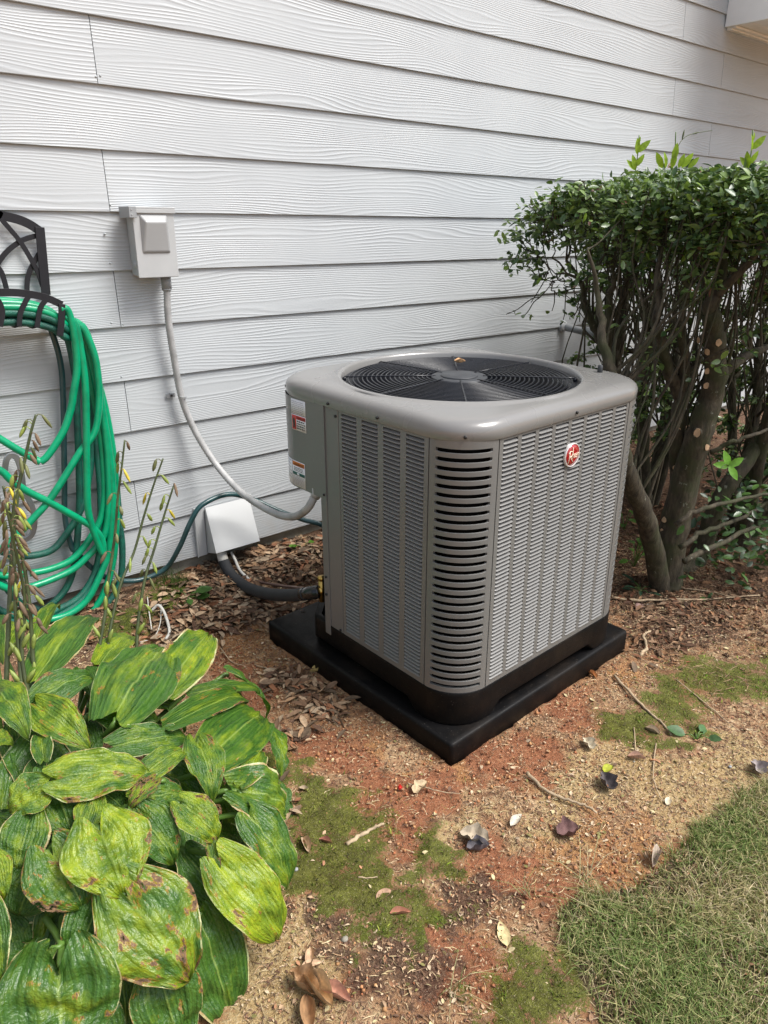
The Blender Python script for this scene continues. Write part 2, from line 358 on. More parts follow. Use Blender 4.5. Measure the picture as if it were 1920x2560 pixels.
def mk_ground():
    g = G('clay_soil'); o = g.obj()
    A1 = g.n('Attribute', attribute_name='Mask').outputs[0]; A2 = g.n('Attribute', attribute_name='Mask2').outputs[0]
    s1 = g.n('SeparateColor', {0: A1}); s2 = g.n('SeparateColor', {0: A2})
    big = g.noise(o, 6, 6, 0.62); mid = g.noise(o, 28, 6, 0.7); fin = g.noise(o, 140, 5, 0.7); vf = g.noise(o, 420, 3, 0.7)
    base = g.ramp(mid, [(0.30, (0.09, 0.045, 0.026)), (0.42, (0.26, 0.14, 0.075)), (0.53, (0.46, 0.29, 0.16)), (0.64, (0.64, 0.46, 0.27)), (0.8, (0.74, 0.60, 0.40))])
    base = g.mix(g.rng(big, 0.42, 0.66), base, (0.40, 0.19, 0.085))
    def msk(f, lo=0.38, hi=0.62, k=1.7):
        j = g.math('ADD', f, g.math('MULTIPLY', g.math('SUBTRACT', mid, 0.5), k)); j = g.math('ADD', j, g.math('MULTIPLY', g.math('SUBTRACT', big, 0.5), 1.3)); j = g.math('ADD', j, g.math('MULTIPLY', g.math('SUBTRACT', fin, 0.5), 1.3)); return g.rng(j, lo-.02, hi+.10)
    pale = g.ramp(fin, [(0.3, (0.26, 0.17, 0.07)), (0.5, (0.52, 0.38, 0.17)), (0.7, (0.74, 0.61, 0.38))])
    c = g.mix(g.math('MULTIPLY', msk(s2.outputs[0]), 0.75), base, pale)
    clay = g.ramp(g.math('ADD', g.math('MULTIPLY', mid, 0.5), g.math('MULTIPLY', fin, 0.5)), [(0.32, (0.13, 0.048, 0.026)), (0.5, (0.34, 0.135, 0.066)), (0.68, (0.52, 0.25, 0.13))])
    c = g.mix(msk(s1.outputs[1], 0.40, 0.56), c, clay)
    orange = g.ramp(fin, [(0.35, (0.30, 0.13, 0.045)), (0.6, (0.52, 0.28, 0.12))])
    c = g.mix(g.math('MULTIPLY', msk(s2.outputs[1], 0.50, 0.72), 0.8), c, orange)
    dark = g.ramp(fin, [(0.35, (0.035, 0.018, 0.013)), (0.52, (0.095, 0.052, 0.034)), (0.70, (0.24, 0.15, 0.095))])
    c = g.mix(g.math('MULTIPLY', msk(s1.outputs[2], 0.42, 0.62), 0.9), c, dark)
    moss = g.ramp(g.math('ADD', g.math('MULTIPLY', fin, 0.5), g.math('MULTIPLY', mid, 0.5)), [(0.34, (0.026, 0.026, 0.007)), (0.47, (0.065, 0.085, 0.010)), (0.58, (0.13, 0.16, 0.018)), (0.70, (0.30, 0.27, 0.09))])
    c = g.mix(g.math('MULTIPLY', msk(s1.outputs[0], 0.42, 0.55, 2.0), .9), c, moss)
    soil = g.ramp(mid, [(0.3, (0.025, 0.018, 0.01)), (0.55, (0.085, 0.06, 0.03)), (0.8, (0.2, 0.15, 0.08))])
    c = g.mix(s2.outputs[2], c, soil)
    c = g.mix(g.rng(vf, 0.60, 0.70), c, g.mix(0.6, c, (0.74, 0.62, 0.46)))
    c = g.mix(g.rng(vf, 0.40, 0.30), c, g.mix(0.6, c, (0.03, 0.018, 0.012)))
    h = g.math('ADD', g.math('MULTIPLY', mid, 0.5), g.math('ADD', g.math('MULTIPLY', fin, 0.5), g.math('MULTIPLY', vf, 0.22)))
    return g.bsdf(c, 0.93, g.bump(h, 0.020, 1.0), 0, 0.2)
m_ground = mk_ground()
nx_, ny_ = len(gxs), len(gys)
idx = np.arange(nx_*ny_).reshape(ny_, nx_)
q = np.stack([idx[:-1, :-1], idx[:-1, 1:], idx[1:, 1:], idx[1:, :-1]], -1).reshape(-1, 4)
me = bpy.data.meshes.new('ground'); me.from_pydata(np.stack([gxf, gyf, gzv], 1).tolist(), [], q.tolist())
me.polygons.foreach_set('use_smooth', [True]*len(q))
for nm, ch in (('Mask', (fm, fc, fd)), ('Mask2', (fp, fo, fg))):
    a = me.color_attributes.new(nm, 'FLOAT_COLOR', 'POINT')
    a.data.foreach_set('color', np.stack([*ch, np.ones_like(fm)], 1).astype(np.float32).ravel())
me.materials.append(m_ground); gro = bpy.data.objects.new('ground', me); C.objects.link(gro); gro['kind'] = 'structure'

# ================================================================== HOUSE WALL
wall = thing('house_wall', (2.5, 0, 0), 'long pale grey lap sided house wall behind the cooling unit', 'wall')
Z0, EX = 2.0311, 0.178
def board(x0, x1, zb):
    m = M(); zt = zb+EX+0.03; yb0, yb1 = 0.0, 0.0095; yt0 = yb1*(zt-zb)/EX
    th = 0.008; j = 0.0012
    x0 += j; x1 -= j
    e = 0.0015
    m.add([(x0, yb0+e, zb), (x1, yb0+e, zb), (x1, yb0+th, zb), (x0, yb0+th, zb), (x0, yb0, zb+e), (x1, yb0, zb+e), (x0, yt0, zt), (x1, yt0, zt), (x1, yt0+th, zt), (x0, yt0+th, zt)],
          [(0, 3, 2, 1), (0, 1, 5, 4), (4, 5, 7, 6), (6, 7, 8, 9), (0, 4, 6, 9, 3), (1, 2, 8, 7, 5), (3, 9, 8, 2)], False)
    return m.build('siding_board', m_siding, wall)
for k in range(-14, 10):
    zb = Z0-(k+1)*EX
    if k in (0, 2, 4, 6, 8): js = [0.965-0.0045*k, 4.575]
    elif k % 2 == 0: js = [0.98, 4.62]
    else: js = [0.49 if k > -1 else 0.47, 4.13]
    if k in (-3,): js = [0.48, 4.137]
    if k == -2: js = [0.98, 4.60]
    xs_ = [js[0]-3.66*n for n in (2, 1)] + js + [js[1]+3.4, js[1]+6.8]
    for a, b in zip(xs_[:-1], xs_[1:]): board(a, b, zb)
m = M(); m.box((-7, 0.022, 0.27), (11.5, 0.16, 4.5)); m.build('sheathing', m_gap, wall)
m = M(); m.box((-7, 0.028, -0.3), (11.5, 0.18, 0.262)); m.build('foundation', m_conc, wall)
m = M()
for (px, py) in [(263,585),(276,511),(279,807),(308,811),(304,942),(240,191),(251,189),(276,658)]:
    P = at(px, py, -0.0005); m.tube([(P[0], 0.004, P[2]), (P[0], -0.0008, P[2])], [0.0035, 0.003], 8)
m.build('nail_head', m_siding, wall)
# bay bump-out, upper right
bay = thing('bay_bump_out', (5.5, 0, 2.503), 'white painted bump-out box projecting from the siding at the upper right', 'bay window')
m = M(); m.box((4.547, -0.62, 2.503), (4.567, 0.0, 4.4)); bevel(m.build('side_panel', m_trim, bay), 0.002)
m = M(); m.box((4.569, -0.62, 2.503), (6.9, -0.60, 4.4)); m.build('front_panel', m_trim, bay)
m = M(); m.box((6.902, -0.62, 2.503), (6.922, 0.0, 4.4)); m.build('side_panel', m_trim, bay)
for i in range(5):
    y0 = -0.596+i*0.118; m = M(); m.box((4.570, y0, 2.511), (6.9, y0+0.112, 2.524)); bevel(m.build('soffit_board', m_trim, bay), 0.003)
m = M(); m.box((4.571, -0.030, 2.490), (6.9, -0.001, 2.509)); m.box((4.571, -0.052, 2.497), (6.9, -0.0305, 2.5095)); bevel(m.build('soffit_trim', m_trim, bay), 0.003)

# ================================================================== UNIT PAD
PH = PADH
pad = M(); e = 0.009
def sq(h, z, r=0.012):
    out = []
    for (sx, sy, a0) in ((1, 1, 0), (-1, 1, 90), (-1, -1, 180), (1, -1, 270)):
        for k in range(4):
            a = rad(a0+30*k); out.append((sx*(h-r)+r*math.cos(a), sy*(h-r)+r*math.sin(a), z))
    return out
pad.loft([sq(PH, 0.0), sq(PH, 0.094), sq(PH-0.002, 0.100), sq(PH-0.006, 0.103), sq(PH-0.02, 0.103)], True, True, True, True)
po = pad.build('equipment_pad', m_base, None, local=True); pzt = BZ-.001+.0174*(PADC[0]-ULOC[0])+.0116*(PADC[1]-ULOC[1]); po.location = (PADC[0], PADC[1], pzt-.103); po.rotation_euler = (TY, -TX, PADR)
for f in po.data.polygons:
    if len(f.vertices) > 4: f.use_smooth = False
tag(po, 'low square black plastic pad on the red clay under the cooling unit', 'pad')

# ================================================================== COOLING UNIT
ac = thing('air_conditioner', ULOC, 'large square grey outdoor air conditioner with slotted sides on a black pad', 'air conditioner'); ac.rotation_euler = UROT
def B(m, name, mat, parent=ac): return m.build(name, mat, parent, off=(0, 0, -BZ), local=True)
def polar_sq(th, h, r):
    # distance from centre to rounded square outline along angle th
    c, s = abs(math.cos(th)), abs(math.sin(th)); k = h-r
    t = h/max(c, s); x, y = c*t, s*t
    if x > k and y > k:
        b = k*(c+s); t = b+math.sqrt(max(b*b-(2*k*k-r*r), 0.0))
    return t
TH = [2*math.pi*i/192 for i in range(192)]
def rsq(h, r, z, t=1.0, R=0): # blend rounded square (t=1) to circle R
    out = []
    for th in TH:
        d = polar_sq(th, h, r); d = d*t+R*(1-t); out.append((d*math.cos(th), d*math.sin(th), z))
    return out
CR = 0.1186; LR = .134
lid = M()
lid.loft([rsq(.399, LR, .9975), rsq(.4035, LR, .9975), rsq(.4045, LR, .999), rsq(.4058, LR, 1.014), rsq(.4052, LR, 1.024), rsq(.4015, LR, 1.034), rsq(.3945, LR, 1.0415), rsq(.384, LR, 1.0465), rsq(.372, LR, 1.0490),
          rsq(.36, .18, 1.0505, .45, .370), rsq(.3, .2, 1.0515, 0, .366), rsq(.3, .2, 1.0545, 0, .361), rsq(.3, .2, 1.0555, 0, .356), rsq(.3, .2, 1.0545, 0, .352), rsq(.3, .2, 1.048, 0, .3485), rsq(.3, .2, 1.034, 0, .346)], True, smooth=True)
B(lid, 'lid', m_lid)
sh = M(); sh.loft([rsq(.3, .2, 1.0345, 0, .3455), rsq(.3, .2, 1.029, 0, .330), rsq(.3, .2, 1.015, 0, .312), rsq(.3, .2, .90, 0, .305)], True)
B(sh, 'fan_shroud', m_black)
# grille
def ringz(r): return 1.0395+0.005*(1-(r/0.34)**2)
for i in range(18):
    r = 0.096+i*0.0136; m = M(); n = 96
    pts = [(r*math.cos(2*math.pi*k/n), r*math.sin(2*math.pi*k/n), ringz(r)) for k in range(n)]
    rings = []
    for k in range(n):
        a = 2*math.pi*k/n; rings.append([((r+0.0024*math.cos(b))*math.cos(a), (r+0.0024*math.cos(b))*math.sin(a), ringz(r)+0.0024*math.sin(b)) for b in [j*math.pi/3 for j in range(6)]])
    rings.append(rings[0]); m.loft(rings, True); B(m, 'grille_ring', m_black)
for k in range(8):
    a = k*math.pi/4+0.03; m = M()
    m.tube([(r*math.cos(a), r*math.sin(a), ringz(r)+0.0022) for r in (0.07, 0.15, 0.24, 0.32, 0.342)], 0.0024, 6)
    B(m, 'grille_spoke', m_black)
    m = M(); m.tube([(0.341*math.cos(a), 0.341*math.sin(a), 1.030), (0.341*math.cos(a), 0.341*math.sin(a), 1.041)], 0.006, 8); B(m, 'grille_clip', m_black)
def disc(m, r, z0, z1, e=0.002, n=48, cx=0, cy=0):
    f = lambda rr, z: [(cx+rr*math.cos(2*math.pi*k/n), cy+rr*math.sin(2*math.pi*k/n), z) for k in range(n)]
    m.loft([f(r, z0), f(r, z1-e), f(r-e, z1), ], True, True, True)
m = M(); disc(m, 0.0835, 1.040, 1.0465); h_ = B(m, 'grille_hub', m_hub)
m = M(); disc(m, 0.055, 1.0466, 1.0505, 0.002); m.build('hub_cap', m_hub, h_, off=(0, 0, -BZ), local=True)
m = M(); disc(m, 0.075, 0.80, 0.985); B(m, 'fan_motor', m_hub)
fan = M(); disc(fan, 0.05, 0.955, 1.0)
fo_ = B(fan, 'fan', m_blade)
for k in range(4):
    m = M(); a0 = k*math.pi/2+0.3; rows = []
    for i in range(7):
        r = 0.05+i*0.04; wd = 0.35+0.12*math.sin(i/6*math.pi)+(0.1 if i > 4 else 0)
        rows.append([(r*math.cos(a0+wd*(t-.5)*2+0.05*i), r*math.sin(a0+wd*(t-.5)*2+0.05*i), 0.975+0.035*(t-.5)*2*(1-0.08*i)) for t in (0, .25, .5, .75, 1)])
    m.loft(rows, False); o = m.build('fan_blade', m_blade, fo_, off=(0, 0, -BZ), local=True)
    s_ = o.modifiers.new('thick', 'SOLIDIFY'); s_.thickness = 0.002
# dried leaf lands on the grille later
# inner coil shell, chopped at the service corner
shell = []
for th in TH:
    d = polar_sq(th, .366, .10); x, y = d*math.cos(th), d*math.sin(th)
    # service cut: line from (-.385,.13) to (-.18,.385)
    ax, ay, bx, by = -.388, .155, -.16, .39
    sgn = (bx-ax)*(y-ay)-(by-ay)*(x-ax)
    if sgn > 0:
        # move to intersection with the cut line along the ray
        dx, dy = math.cos(th), math.sin(th); den = dx*(by-ay)-dy*(bx-ax); t = (ax*(by-ay)-ay*(bx-ax))/den; x, y = dx*t, dy*t
    shell.append((x, y))
m = M(); m.loft([[(x, y, .28) for x, y in shell], [(x, y, .998) for x, y in shell]], True, True); B(m, 'coil', m_inner)
# side frames with louver openings
LROW = 60; LZ0, LZ1 = .3085, .9895; LP = (LZ1-LZ0)/LROW
ZT, ZB = .9985, .2934
faces = {'front': dict(o=(0, -A), u=(1, 0), n=(0, -1), lo=-.2800, hi=.2800, cols=[(-.2663+.0687*i, -.2663+.0687*i+.0545) for i in range(8)]),
         'left': dict(o=(-A, 0), u=(0, -1), n=(-1, 0), lo=-.0700, hi=.2800, cols=[(-.058+.0862*i, -.058+.0862*i+.0645) for i in range(4)]),
         'right': dict(o=(A, 0), u=(0, 1), n=(1, 0), lo=-.2800, hi=.2800, cols=[(-.2663+.0687*i, -.2663+.0687*i+.0545) for i in range(8)]),
         'back': dict(o=(0, A), u=(-1, 0), n=(0, 1), lo=-.2800, hi=.18, cols=[(-.2663+.0687*i, -.2663+.0687*i+.0545) for i in range(6)])}
def fpt(F, s, d, z): return (F['o'][0]+F['u'][0]*s+F['n'][0]*d, F['o'][1]+F['u'][1]*s+F['n'][1]*d, z)
def fbox(m, F, s0, s1, d0, d1, z0, z1):
    P = [fpt(F, s0, d1, z0), fpt(F, s1, d1, z0), fpt(F, s1, d0, z0), fpt(F, s0, d0, z0), fpt(F, s0, d1, z1), fpt(F, s1, d1, z1), fpt(F, s1, d0, z1), fpt(F, s0, d0, z1)]
    m.add(P, [(0, 3, 2, 1), (4, 5, 6, 7), (0, 1, 5, 4), (1, 2, 6, 5), (2, 3, 7, 6), (3, 0, 4, 7)], False)
def louver_geo(wd, endr=0.006):
    us = [0, 0.0025, 0.007, wd*.5, wd-0.007, wd-0.0025, wd]; out = []; D = (0.35, 0.85, 1, 1, 1, 0.85, 0.35)
    prof = [(-.0120, .0030), (-.0070, .0013), (-.0020, -.0008), (.0015, -.0027), (.0027, -.0038), (.0020, -.0048), (-.003, -.0052)]
    for (d, z) in prof:
        out.append([(u, (d*k if d > 0 else d)-0.0012*(1-k), z+0.0012*(1-k)*(1 if z < 0 else -0.5)) for u, k in zip(us, D)])
    return out
def add_louver(m, F, s0, wd, zc):
    rows = louver_geo(wd); m.loft([[fpt(F, s0+u, d, zc+z) for (u, d, z) in r] for r in rows], False)
rest = M(); nl = 0
protos = {}
for fn, F in faces.items():
    m = M(); th = 0.010
    fbox(m, F, F['lo'], F['hi'], -th, 0, LZ1+.0005, ZT+0.001); fbox(m, F, F['lo'], F['hi'], -th, 0, ZB, LZ0-.0005)
    edges = [F['lo']]+[v for c in F['cols'] for v in c]+[F['hi']]
    for i in range(0, len(edges), 2): fbox(m, F, edges[i], edges[i+1], -th, 0, LZ0-.0005, LZ1+.0005)
    panel = B(m, 'louver_panel', m_ac)
    for ci, (a, b) in enumerate(F['cols']):
        for r in range(LROW):
            zc = LZ0+(r+.5)*LP
            single = (fn == 'front' and ci < 3) or (fn == 'left' and ci > 1)
            if single:
                key = (fn, ci)
                if key not in protos:
                    mm = M(); add_louver(mm, F, a, b-a, 0.0); o = mm.build('louver', m_louv_lit, ac, local=True); o.location = (0, 0, zc-BZ); protos[key] = o
                else:
                    share(protos[key], ac, loc=(0, 0, zc-BZ))
            else: add_louver(rest, F, a, b-a, zc)
ro = B(rest, 'louvers', m_louv_lit); ro['kind'] = 'stuff'
# slotted corners (three of them)
NS = 30; SZ0, SZ1 = .3015, .9855; SP = (SZ1-SZ0)/NS
def arc_pts(cx, cy, a0, a1, r, n): return [(cx+r*math.cos(rad(a0+(a1-a0)*k/n)), cy+r*math.sin(rad(a0+(a1-a0)*k/n))) for k in range(n+1)]
k0 = A-CR
barprof = [(-.009, .0042), (-.004, .0062), (-.0014, .0066), (-.0002, .0060), (0, .0056), (0, .0030), (0, -.0030), (0, -.0058), (-.0008, -.0064), (-.006, -.0066)]
for (cx, cy, a0) in ((-k0, -k0, 180), (k0, -k0, 270), (k0, k0, 0)):
    fr = M()
    for (b0, b1, z0, z1) in ((1.0, 10, ZB, ZT+.001), (80, 89.0, ZB, ZT+.001), (10, 80, ZB, SZ0+.0068), (10, 80, SZ1-.0066, ZT+.001)):
        n = 4 if b1-b0 < 20 else 14
        oi = arc_pts(cx, cy, a0+b0, a0+b1, CR, n); ii = arc_pts(cx, cy, a0+b0, a0+b1, CR-.009, n)
        fr.loft([[(x, y, z0) for x, y in oi], [(x, y, z1) for x, y in oi]], False)
        for (pa, za, pb, zb_) in ((ii, z0, oi, z0), (oi, z1, ii, z1), (ii, z1, ii, z0)): fr.loft([[(x, y, za) for x, y in pa], [(x, y, zb_) for x, y in pb]], False, smooth=False)
        for e_ in (0, n): fr.add([(ii[e_][0], ii[e_][1], z0), (oi[e_][0], oi[e_][1], z0), (oi[e_][0], oi[e_][1], z1), (ii[e_][0], ii[e_][1], z1)], [(0, 1, 2, 3)], False)
    cp = B(fr, 'corner_panel', m_ac)
    # two thin rounded slot ends and the bars
    bm_ = M()
    rings = []
    for k in range(15):
        a = rad(a0+9.5+71*k/14); t = abs(k-7)/7; ee = 0.0018*max(0, (t-.93)/.07)
        rings.append([(cx+(CR+d)*math.cos(a), cy+(CR+d)*math.sin(a), z*(1+0.32*(t > .99))) for d, z in barprof])
    bm_.loft([r_[:4] for r_ in rings], False); bm_.loft([r_[4:8] for r_ in rings], False); bm_.loft([r_[7:] for r_ in rings], False); bm_.loft([[r_[3], r_[4]] for r_ in rings], False)
    first = None
    for i in range(1, NS):
        zc = SZ0+i*SP
        if first is None: first = bm_.build('corner_slat', m_ac, ac, local=True); first.location = (0, 0, zc-BZ)
        else: share(first, ac, loc=(0, 0, zc-BZ))
# service post and control cover on the wall side corner
m = M(); F = faces['left']
fbox(m, F, -.134, -.0725, -.006, .0, .270, .9985); fbox(m, F, -.163, -.1345, -.010, .002, .258, .7175)
bevel(B(m, 'service_post', m_ac), .0025)
m = M()
op = [(-A-.004, .1335), (-A-.004, .17), (-A-.004, .23)] + [(-k0-.0+(CR+.004)*math.cos(rad(a)), k0+(CR+.004)*math.sin(rad(a))) for a in range(180, 89, -7)] + [(-.2, A+.004), (-.05, A+.004)]
ip = [(-A+.004, .1335), (-A+.004, .17), (-A+.004, .23)] + [(-k0+(CR-.004)*math.cos(rad(a)), k0+(CR-.004)*math.sin(rad(a))) for a in range(180, 89, -7)] + [(-.2, A-.004), (-.05, A-.004)]
n = len(op)
m.loft([[(x, y, .718) for x, y in op], [(x, y, .7205) for x, y in op], [(x, y, .998) for x, y in op]], False)
m.loft([[(x, y, .718) for x, y in ip], [(x, y, .998) for x, y in ip]], False)
m.loft([[(x, y, .718) for x, y in op], [(x, y, .718) for x, y in ip]], False, smooth=False)
m.add([(op[0][0], op[0][1], .718), (ip[0][0], ip[0][1], .718), (ip[0][0], ip[0][1], .998), (op[0][0], op[0][1], .998)], [(0, 1, 2, 3)], False)
m.add([(x, y, .721) for x, y in ip]+[(-.05, .1335, .721)], [tuple(range(n+1))], False)
cover = B(m, 'control_cover', m_ac)
# base pan
bp = []
for th in TH:
    d = polar_sq(th, .401, .118); x, y = d*math.cos(th), d*math.sin(th)
    ax, ay, bx, by = -.401, .222, -.22, .401
    if (bx-ax)*(y-ay)-(by-ay)*(x-ax) > 0:
        dx, dy = math.cos(th), math.sin(th); den = dx*(by-ay)-dy*(bx-ax); t = (ax*(by-ay)-ay*(bx-ax))/den; x, y = dx*t, dy*t
    bp.append((x, y))
m = M()
def botz(x, y):
    s = min(abs(x), abs(y)); return BZ+.0008 + .032*float(sstep(.250, .215, s))
rr = lambda k, z: [(x*k, y*k, z if z is not None else botz(x, y)) for x, y in bp]
m.loft([rr(.93, None), rr(.995, None), [(x, y, botz(x, y)+.004) for x, y in bp], rr(1.0, .278), rr(1.001, .2905), rr(.997, .2945), rr(.95, .2945)], True)
B(m, 'base_pan', m_base)
m = M(); m.loft([rr(.95, .275), rr(.949, .280)], True, True, True); B(m, 'base_floor', m_inner)
# screws
def scr(P, nrm):
    m = M(); P = np.array(P); nrm = np.array(nrm, float); m.tube([P-nrm*.002, P+nrm*.0035, P+nrm*.0045], [.0042, .0042, .0022], 8); B(m, 'screw', m_screw)
dg = -(.4058-LR)-LR*.7071
for (P, nn) in (((dg, dg, 1.010), (-.707, -.707, 0)), ((-.4058, -.0993, 1.011), (-1, 0, 0)), ((-.4058, .1086, 1.009), (-1, 0, 0)), ((.016, -.4058, 1.011), (0, -1, 0)), ((-.400, .083, .978), (-1, 0, 0)),
                ((-.404, .142, .732), (-1, 0, 0)), ((-.400, .086, .300), (-1, 0, 0)), ((-dg, -dg, 1.01), (.707, .707, 0)), ((dg, -dg, 1.010), (-.707, .707, 0)), ((-.402, .150, .40), (-1, 0, 0)), ((-.402, .150, .46), (-1, 0, 0))): scr(P, nn)
m = M(); m.tube([(.341, -.255, 1.044), (.341, -.255, 1.070), (.341, -.255, 1.0715)], [.008, .0075, .0055], 12); B(m, 'rubber_plug', m_hub)
# valve
m = M(); m.tube([(-.40, .186, .391), (-.385, .198, .391), (-.33, .24, .391)], [.013, .013, .013], 6); m.tube([(-.388, .194, .352), (-.388, .194, .428)], [.010, .010], 6); m.tube([(-.388, .194, .428), (-.388, .194, .440)], .0125, 6)
B(m, 'service_valve', m_brass)
# stickers
def text_mesh(s, size, ext=0.0003, shear=0.0):
    cd = bpy.data.curves.new('t', 'FONT'); cd.body = s; cd.size = size; cd.extrude = ext; cd.align_x = 'LEFT'; cd.shear = shear; cd.resolution_u = 4
    o = bpy.data.objects.new('t', cd); C.objects.link(o); bpy.context.view_layer.update()
    me = bpy.data.meshes.new_from_object(o.evaluated_get(bpy.context.evaluated_depsgraph_get())); bpy.data.objects.remove(o)
    v = np.array([x.co[:] for x in me.vertices]); f = [tuple(p.vertices) for p in me.polygons]; bpy.data.meshes.remove(me); return v, f
def Lp(y, d, z): # a point on the left face; around the rounded corner when y > k0
    if y <= k0: return (-A-.004-d, y, z)
    a = (y-k0)/(CR+.004); r = CR+.004+d; return (-k0-r*math.cos(a), k0+r*math.sin(a), z)
def patch(name, mat, y1, y0, z0, z1, d, parent):  # y1 (left in view) > y0
    m = M(); n = 10
    top = [Lp(y1+(y0-y1)*k/n, d, z1) for k in range(n+1)]; bot = [Lp(y1+(y0-y1)*k/n, d, z0) for k in range(n+1)]
    topi = [Lp(y1+(y0-y1)*k/n, d-.0006, z1) for k in range(n+1)]; boti = [Lp(y1+(y0-y1)*k/n, d-.0006, z0) for k in range(n+1)]
    m.loft([boti, bot, top, topi], False); return m.build(name, mat, parent, off=(0, 0, -BZ), local=True)
def lettering(name, mat, s, size, yleft, z, d, parent, stretch=1.0):
    v, f = text_mesh(s, size); m = M(); m.add([Lp(yleft-x*stretch, d, z+y) for x, y, zz in v], f, False)
    return m.build(name, mat, parent, off=(0, 0, -BZ), local=True)
def textlines(name, mat, yl, yr, zs, h, d, parent, ragged=True):
    m = M()
    for i, z in enumerate(zs):
        x = yl
        while x > yr+.002:
            wl = random.uniform(.003, .009); x2 = max(x-wl, yr+random.uniform(0, .004))
            n = 2; m.loft([[Lp(x, d, z), Lp(x2, d, z)], [Lp(x, d, z+h), Lp(x2, d, z+h)]], False); x = x2-.0022
    return m.build(name, mat, parent, off=(0, 0, -BZ), local=True)
YA, YB = .290, .2185
s1 = patch('rating_sticker', m_white, YA, YB, .949, .993, .0007, cover); s1['label'] = 'white rating sticker with fine print'
textlines('fine_print', m_inkg, YA-.004, YB+.006, [.985-.0055*i for i in range(7)], .0020, .0010, s1)
s2 = patch('danger_sticker', m_white, YA, YB, .900, .947, .0007, cover); s2['label'] = 'red and white danger sticker'
patch('red_field', m_red, YA-.002, YA-.023, .902, .945, .0010, s2); patch('red_header', m_red, YA-.0235, YB+.002, .9335, .945, .0010, s2)
lettering('header_text', m_ink, 'DANGER', .0105, YA-.026, .9358, .0014, s2, 1.0)
textlines('warning_text', m_ink, YA-.026, YB+.004, [.9265, .9195, .9125, .9055], .0038, .0010, s2)
m = M(); y = YA-.012; m.loft([[Lp(y+.004, .0013, .908), Lp(y-.004, .0013, .908)], [Lp(y+.005, .0013, .930), Lp(y-.005, .0013, .930)], [Lp(y+.0015, .0013, .938), Lp(y-.0015, .0013, .938)]], False)
m.loft([[Lp(y+.006, .0013, .922), Lp(y+.005, .0013, .922)], [Lp(y+.009, .0013, .930), Lp(y+.008, .0013, .930)], [Lp(y+.008, .0013, .940), Lp(y+.007, .0013, .941)]], False)
m.build('hand_symbol', m_ink, s2, off=(0, 0, -BZ), local=True)
YA, YB = .300, .2335
s3 = patch('warning_sticker', m_white, YA, YB, .722, .802, .0007, cover); s3['label'] = 'white sticker with orange header and green band'
patch('orange_header', m_orange, YA-.002, YB+.002, .787, .800, .0010, s3); patch('green_band', m_green, YA-.002, YB+.002, .757, .767, .0010, s3)
lettering('header_text', m_ink, 'WARNING', .0105, YA-.012, .7895, .0014, s3, .95)
textlines('warning_text', m_ink, YA-.010, YB+.008, [.780, .7755, .771], .0022, .0010, s3)
textlines('fine_print', m_inkg, YA-.006, YB+.006, [.752-.0042*i for i in range(7)], .0015, .0010, s3)
patch('band_mark', m_white, YA-.025, YA-.037, .7585, .7655, .0013, s3)
s4 = patch('side_sticker', m_white, YA+.085, YA+.002, .722, .802, .0007, cover); s4['label'] = 'white sticker wrapping round the rounded cover corner'
textlines('fine_print', m_inkg, YA+.075, YA+.006, [.795-.011*i for i in range(6)], .003, .0010, s4)
# maker's badge on the front face
bx_, bz_, brr = .0155, .8949, .0330
def fp(x, z, d): return (bx_+x, -A-d, bz_+z)
m = M(); ring = lambda r, d: [fp(r*math.cos(2*math.pi*k/40), r*math.sin(2*math.pi*k/40), d) for k in range(40)]
m.loft([ring(brr, .0), ring(brr, .006), ring(brr-.0012, .0075), ring(brr-.003, .0072), ring(brr-.0034, .006)], True, False, True); badge = B(m, 'badge', m_chrome)
badge['label'] = 'round red maker badge with cream lettering'
m = M(); rr2 = brr-.0036; m.loft([ring(rr2, .0062), ring(rr2, .0068), ring(rr2*.6, .0075), ring(.002, .0078)], True, False, True)
m.build('badge_face', m_badge, badge, off=(0, 0, -BZ), local=True)
def strk(m, pts, r=.0009): m.tube([fp(x, z, .0082) for x, z in pts], r, 6)
m = M()
strk(m, [(-.014, .011), (-.0155, -.006), (-.020, -.020)], .0013)
strk(m, catmull([(-.019, .007), (-.014, .012), (-.006, .012), (-.002, .006), (-.006, -.001), (-.0135, -.003)], 4), .0012)
strk(m, [(-.011, -.003), (-.005, -.011), (0.001, -.018)], .0013)
strk(m, [(-.002, .022), (-.001, .008), (-.0015, -.010)], .0012)
strk(m, catmull([(-.0015, -.001), (.001, .003), (.0035, .001), (.0035, -.009)], 4), .0009)
for ox in (.006, .013): strk(m, catmull([(ox, -.002), (ox+.005, -.001), (ox+.003, .0035), (ox-.0005, -.001), (ox+.001, -.0075), (ox+.0055, -.006)], 4), .00085)
strk(m, [(.0205, .004), (.0205, -.0065)], .0008); strk(m, catmull([(.0205, .001), (.022, .0035), (.0235, .001), (.0235, -.006)], 3), .0008); strk(m, catmull([(.0235, .001), (.025, .0035), (.0265, .001), (.0265, -.005)], 3), .0008)
m.build('lettering', m_cream, badge, off=(0, 0, -BZ), local=True)

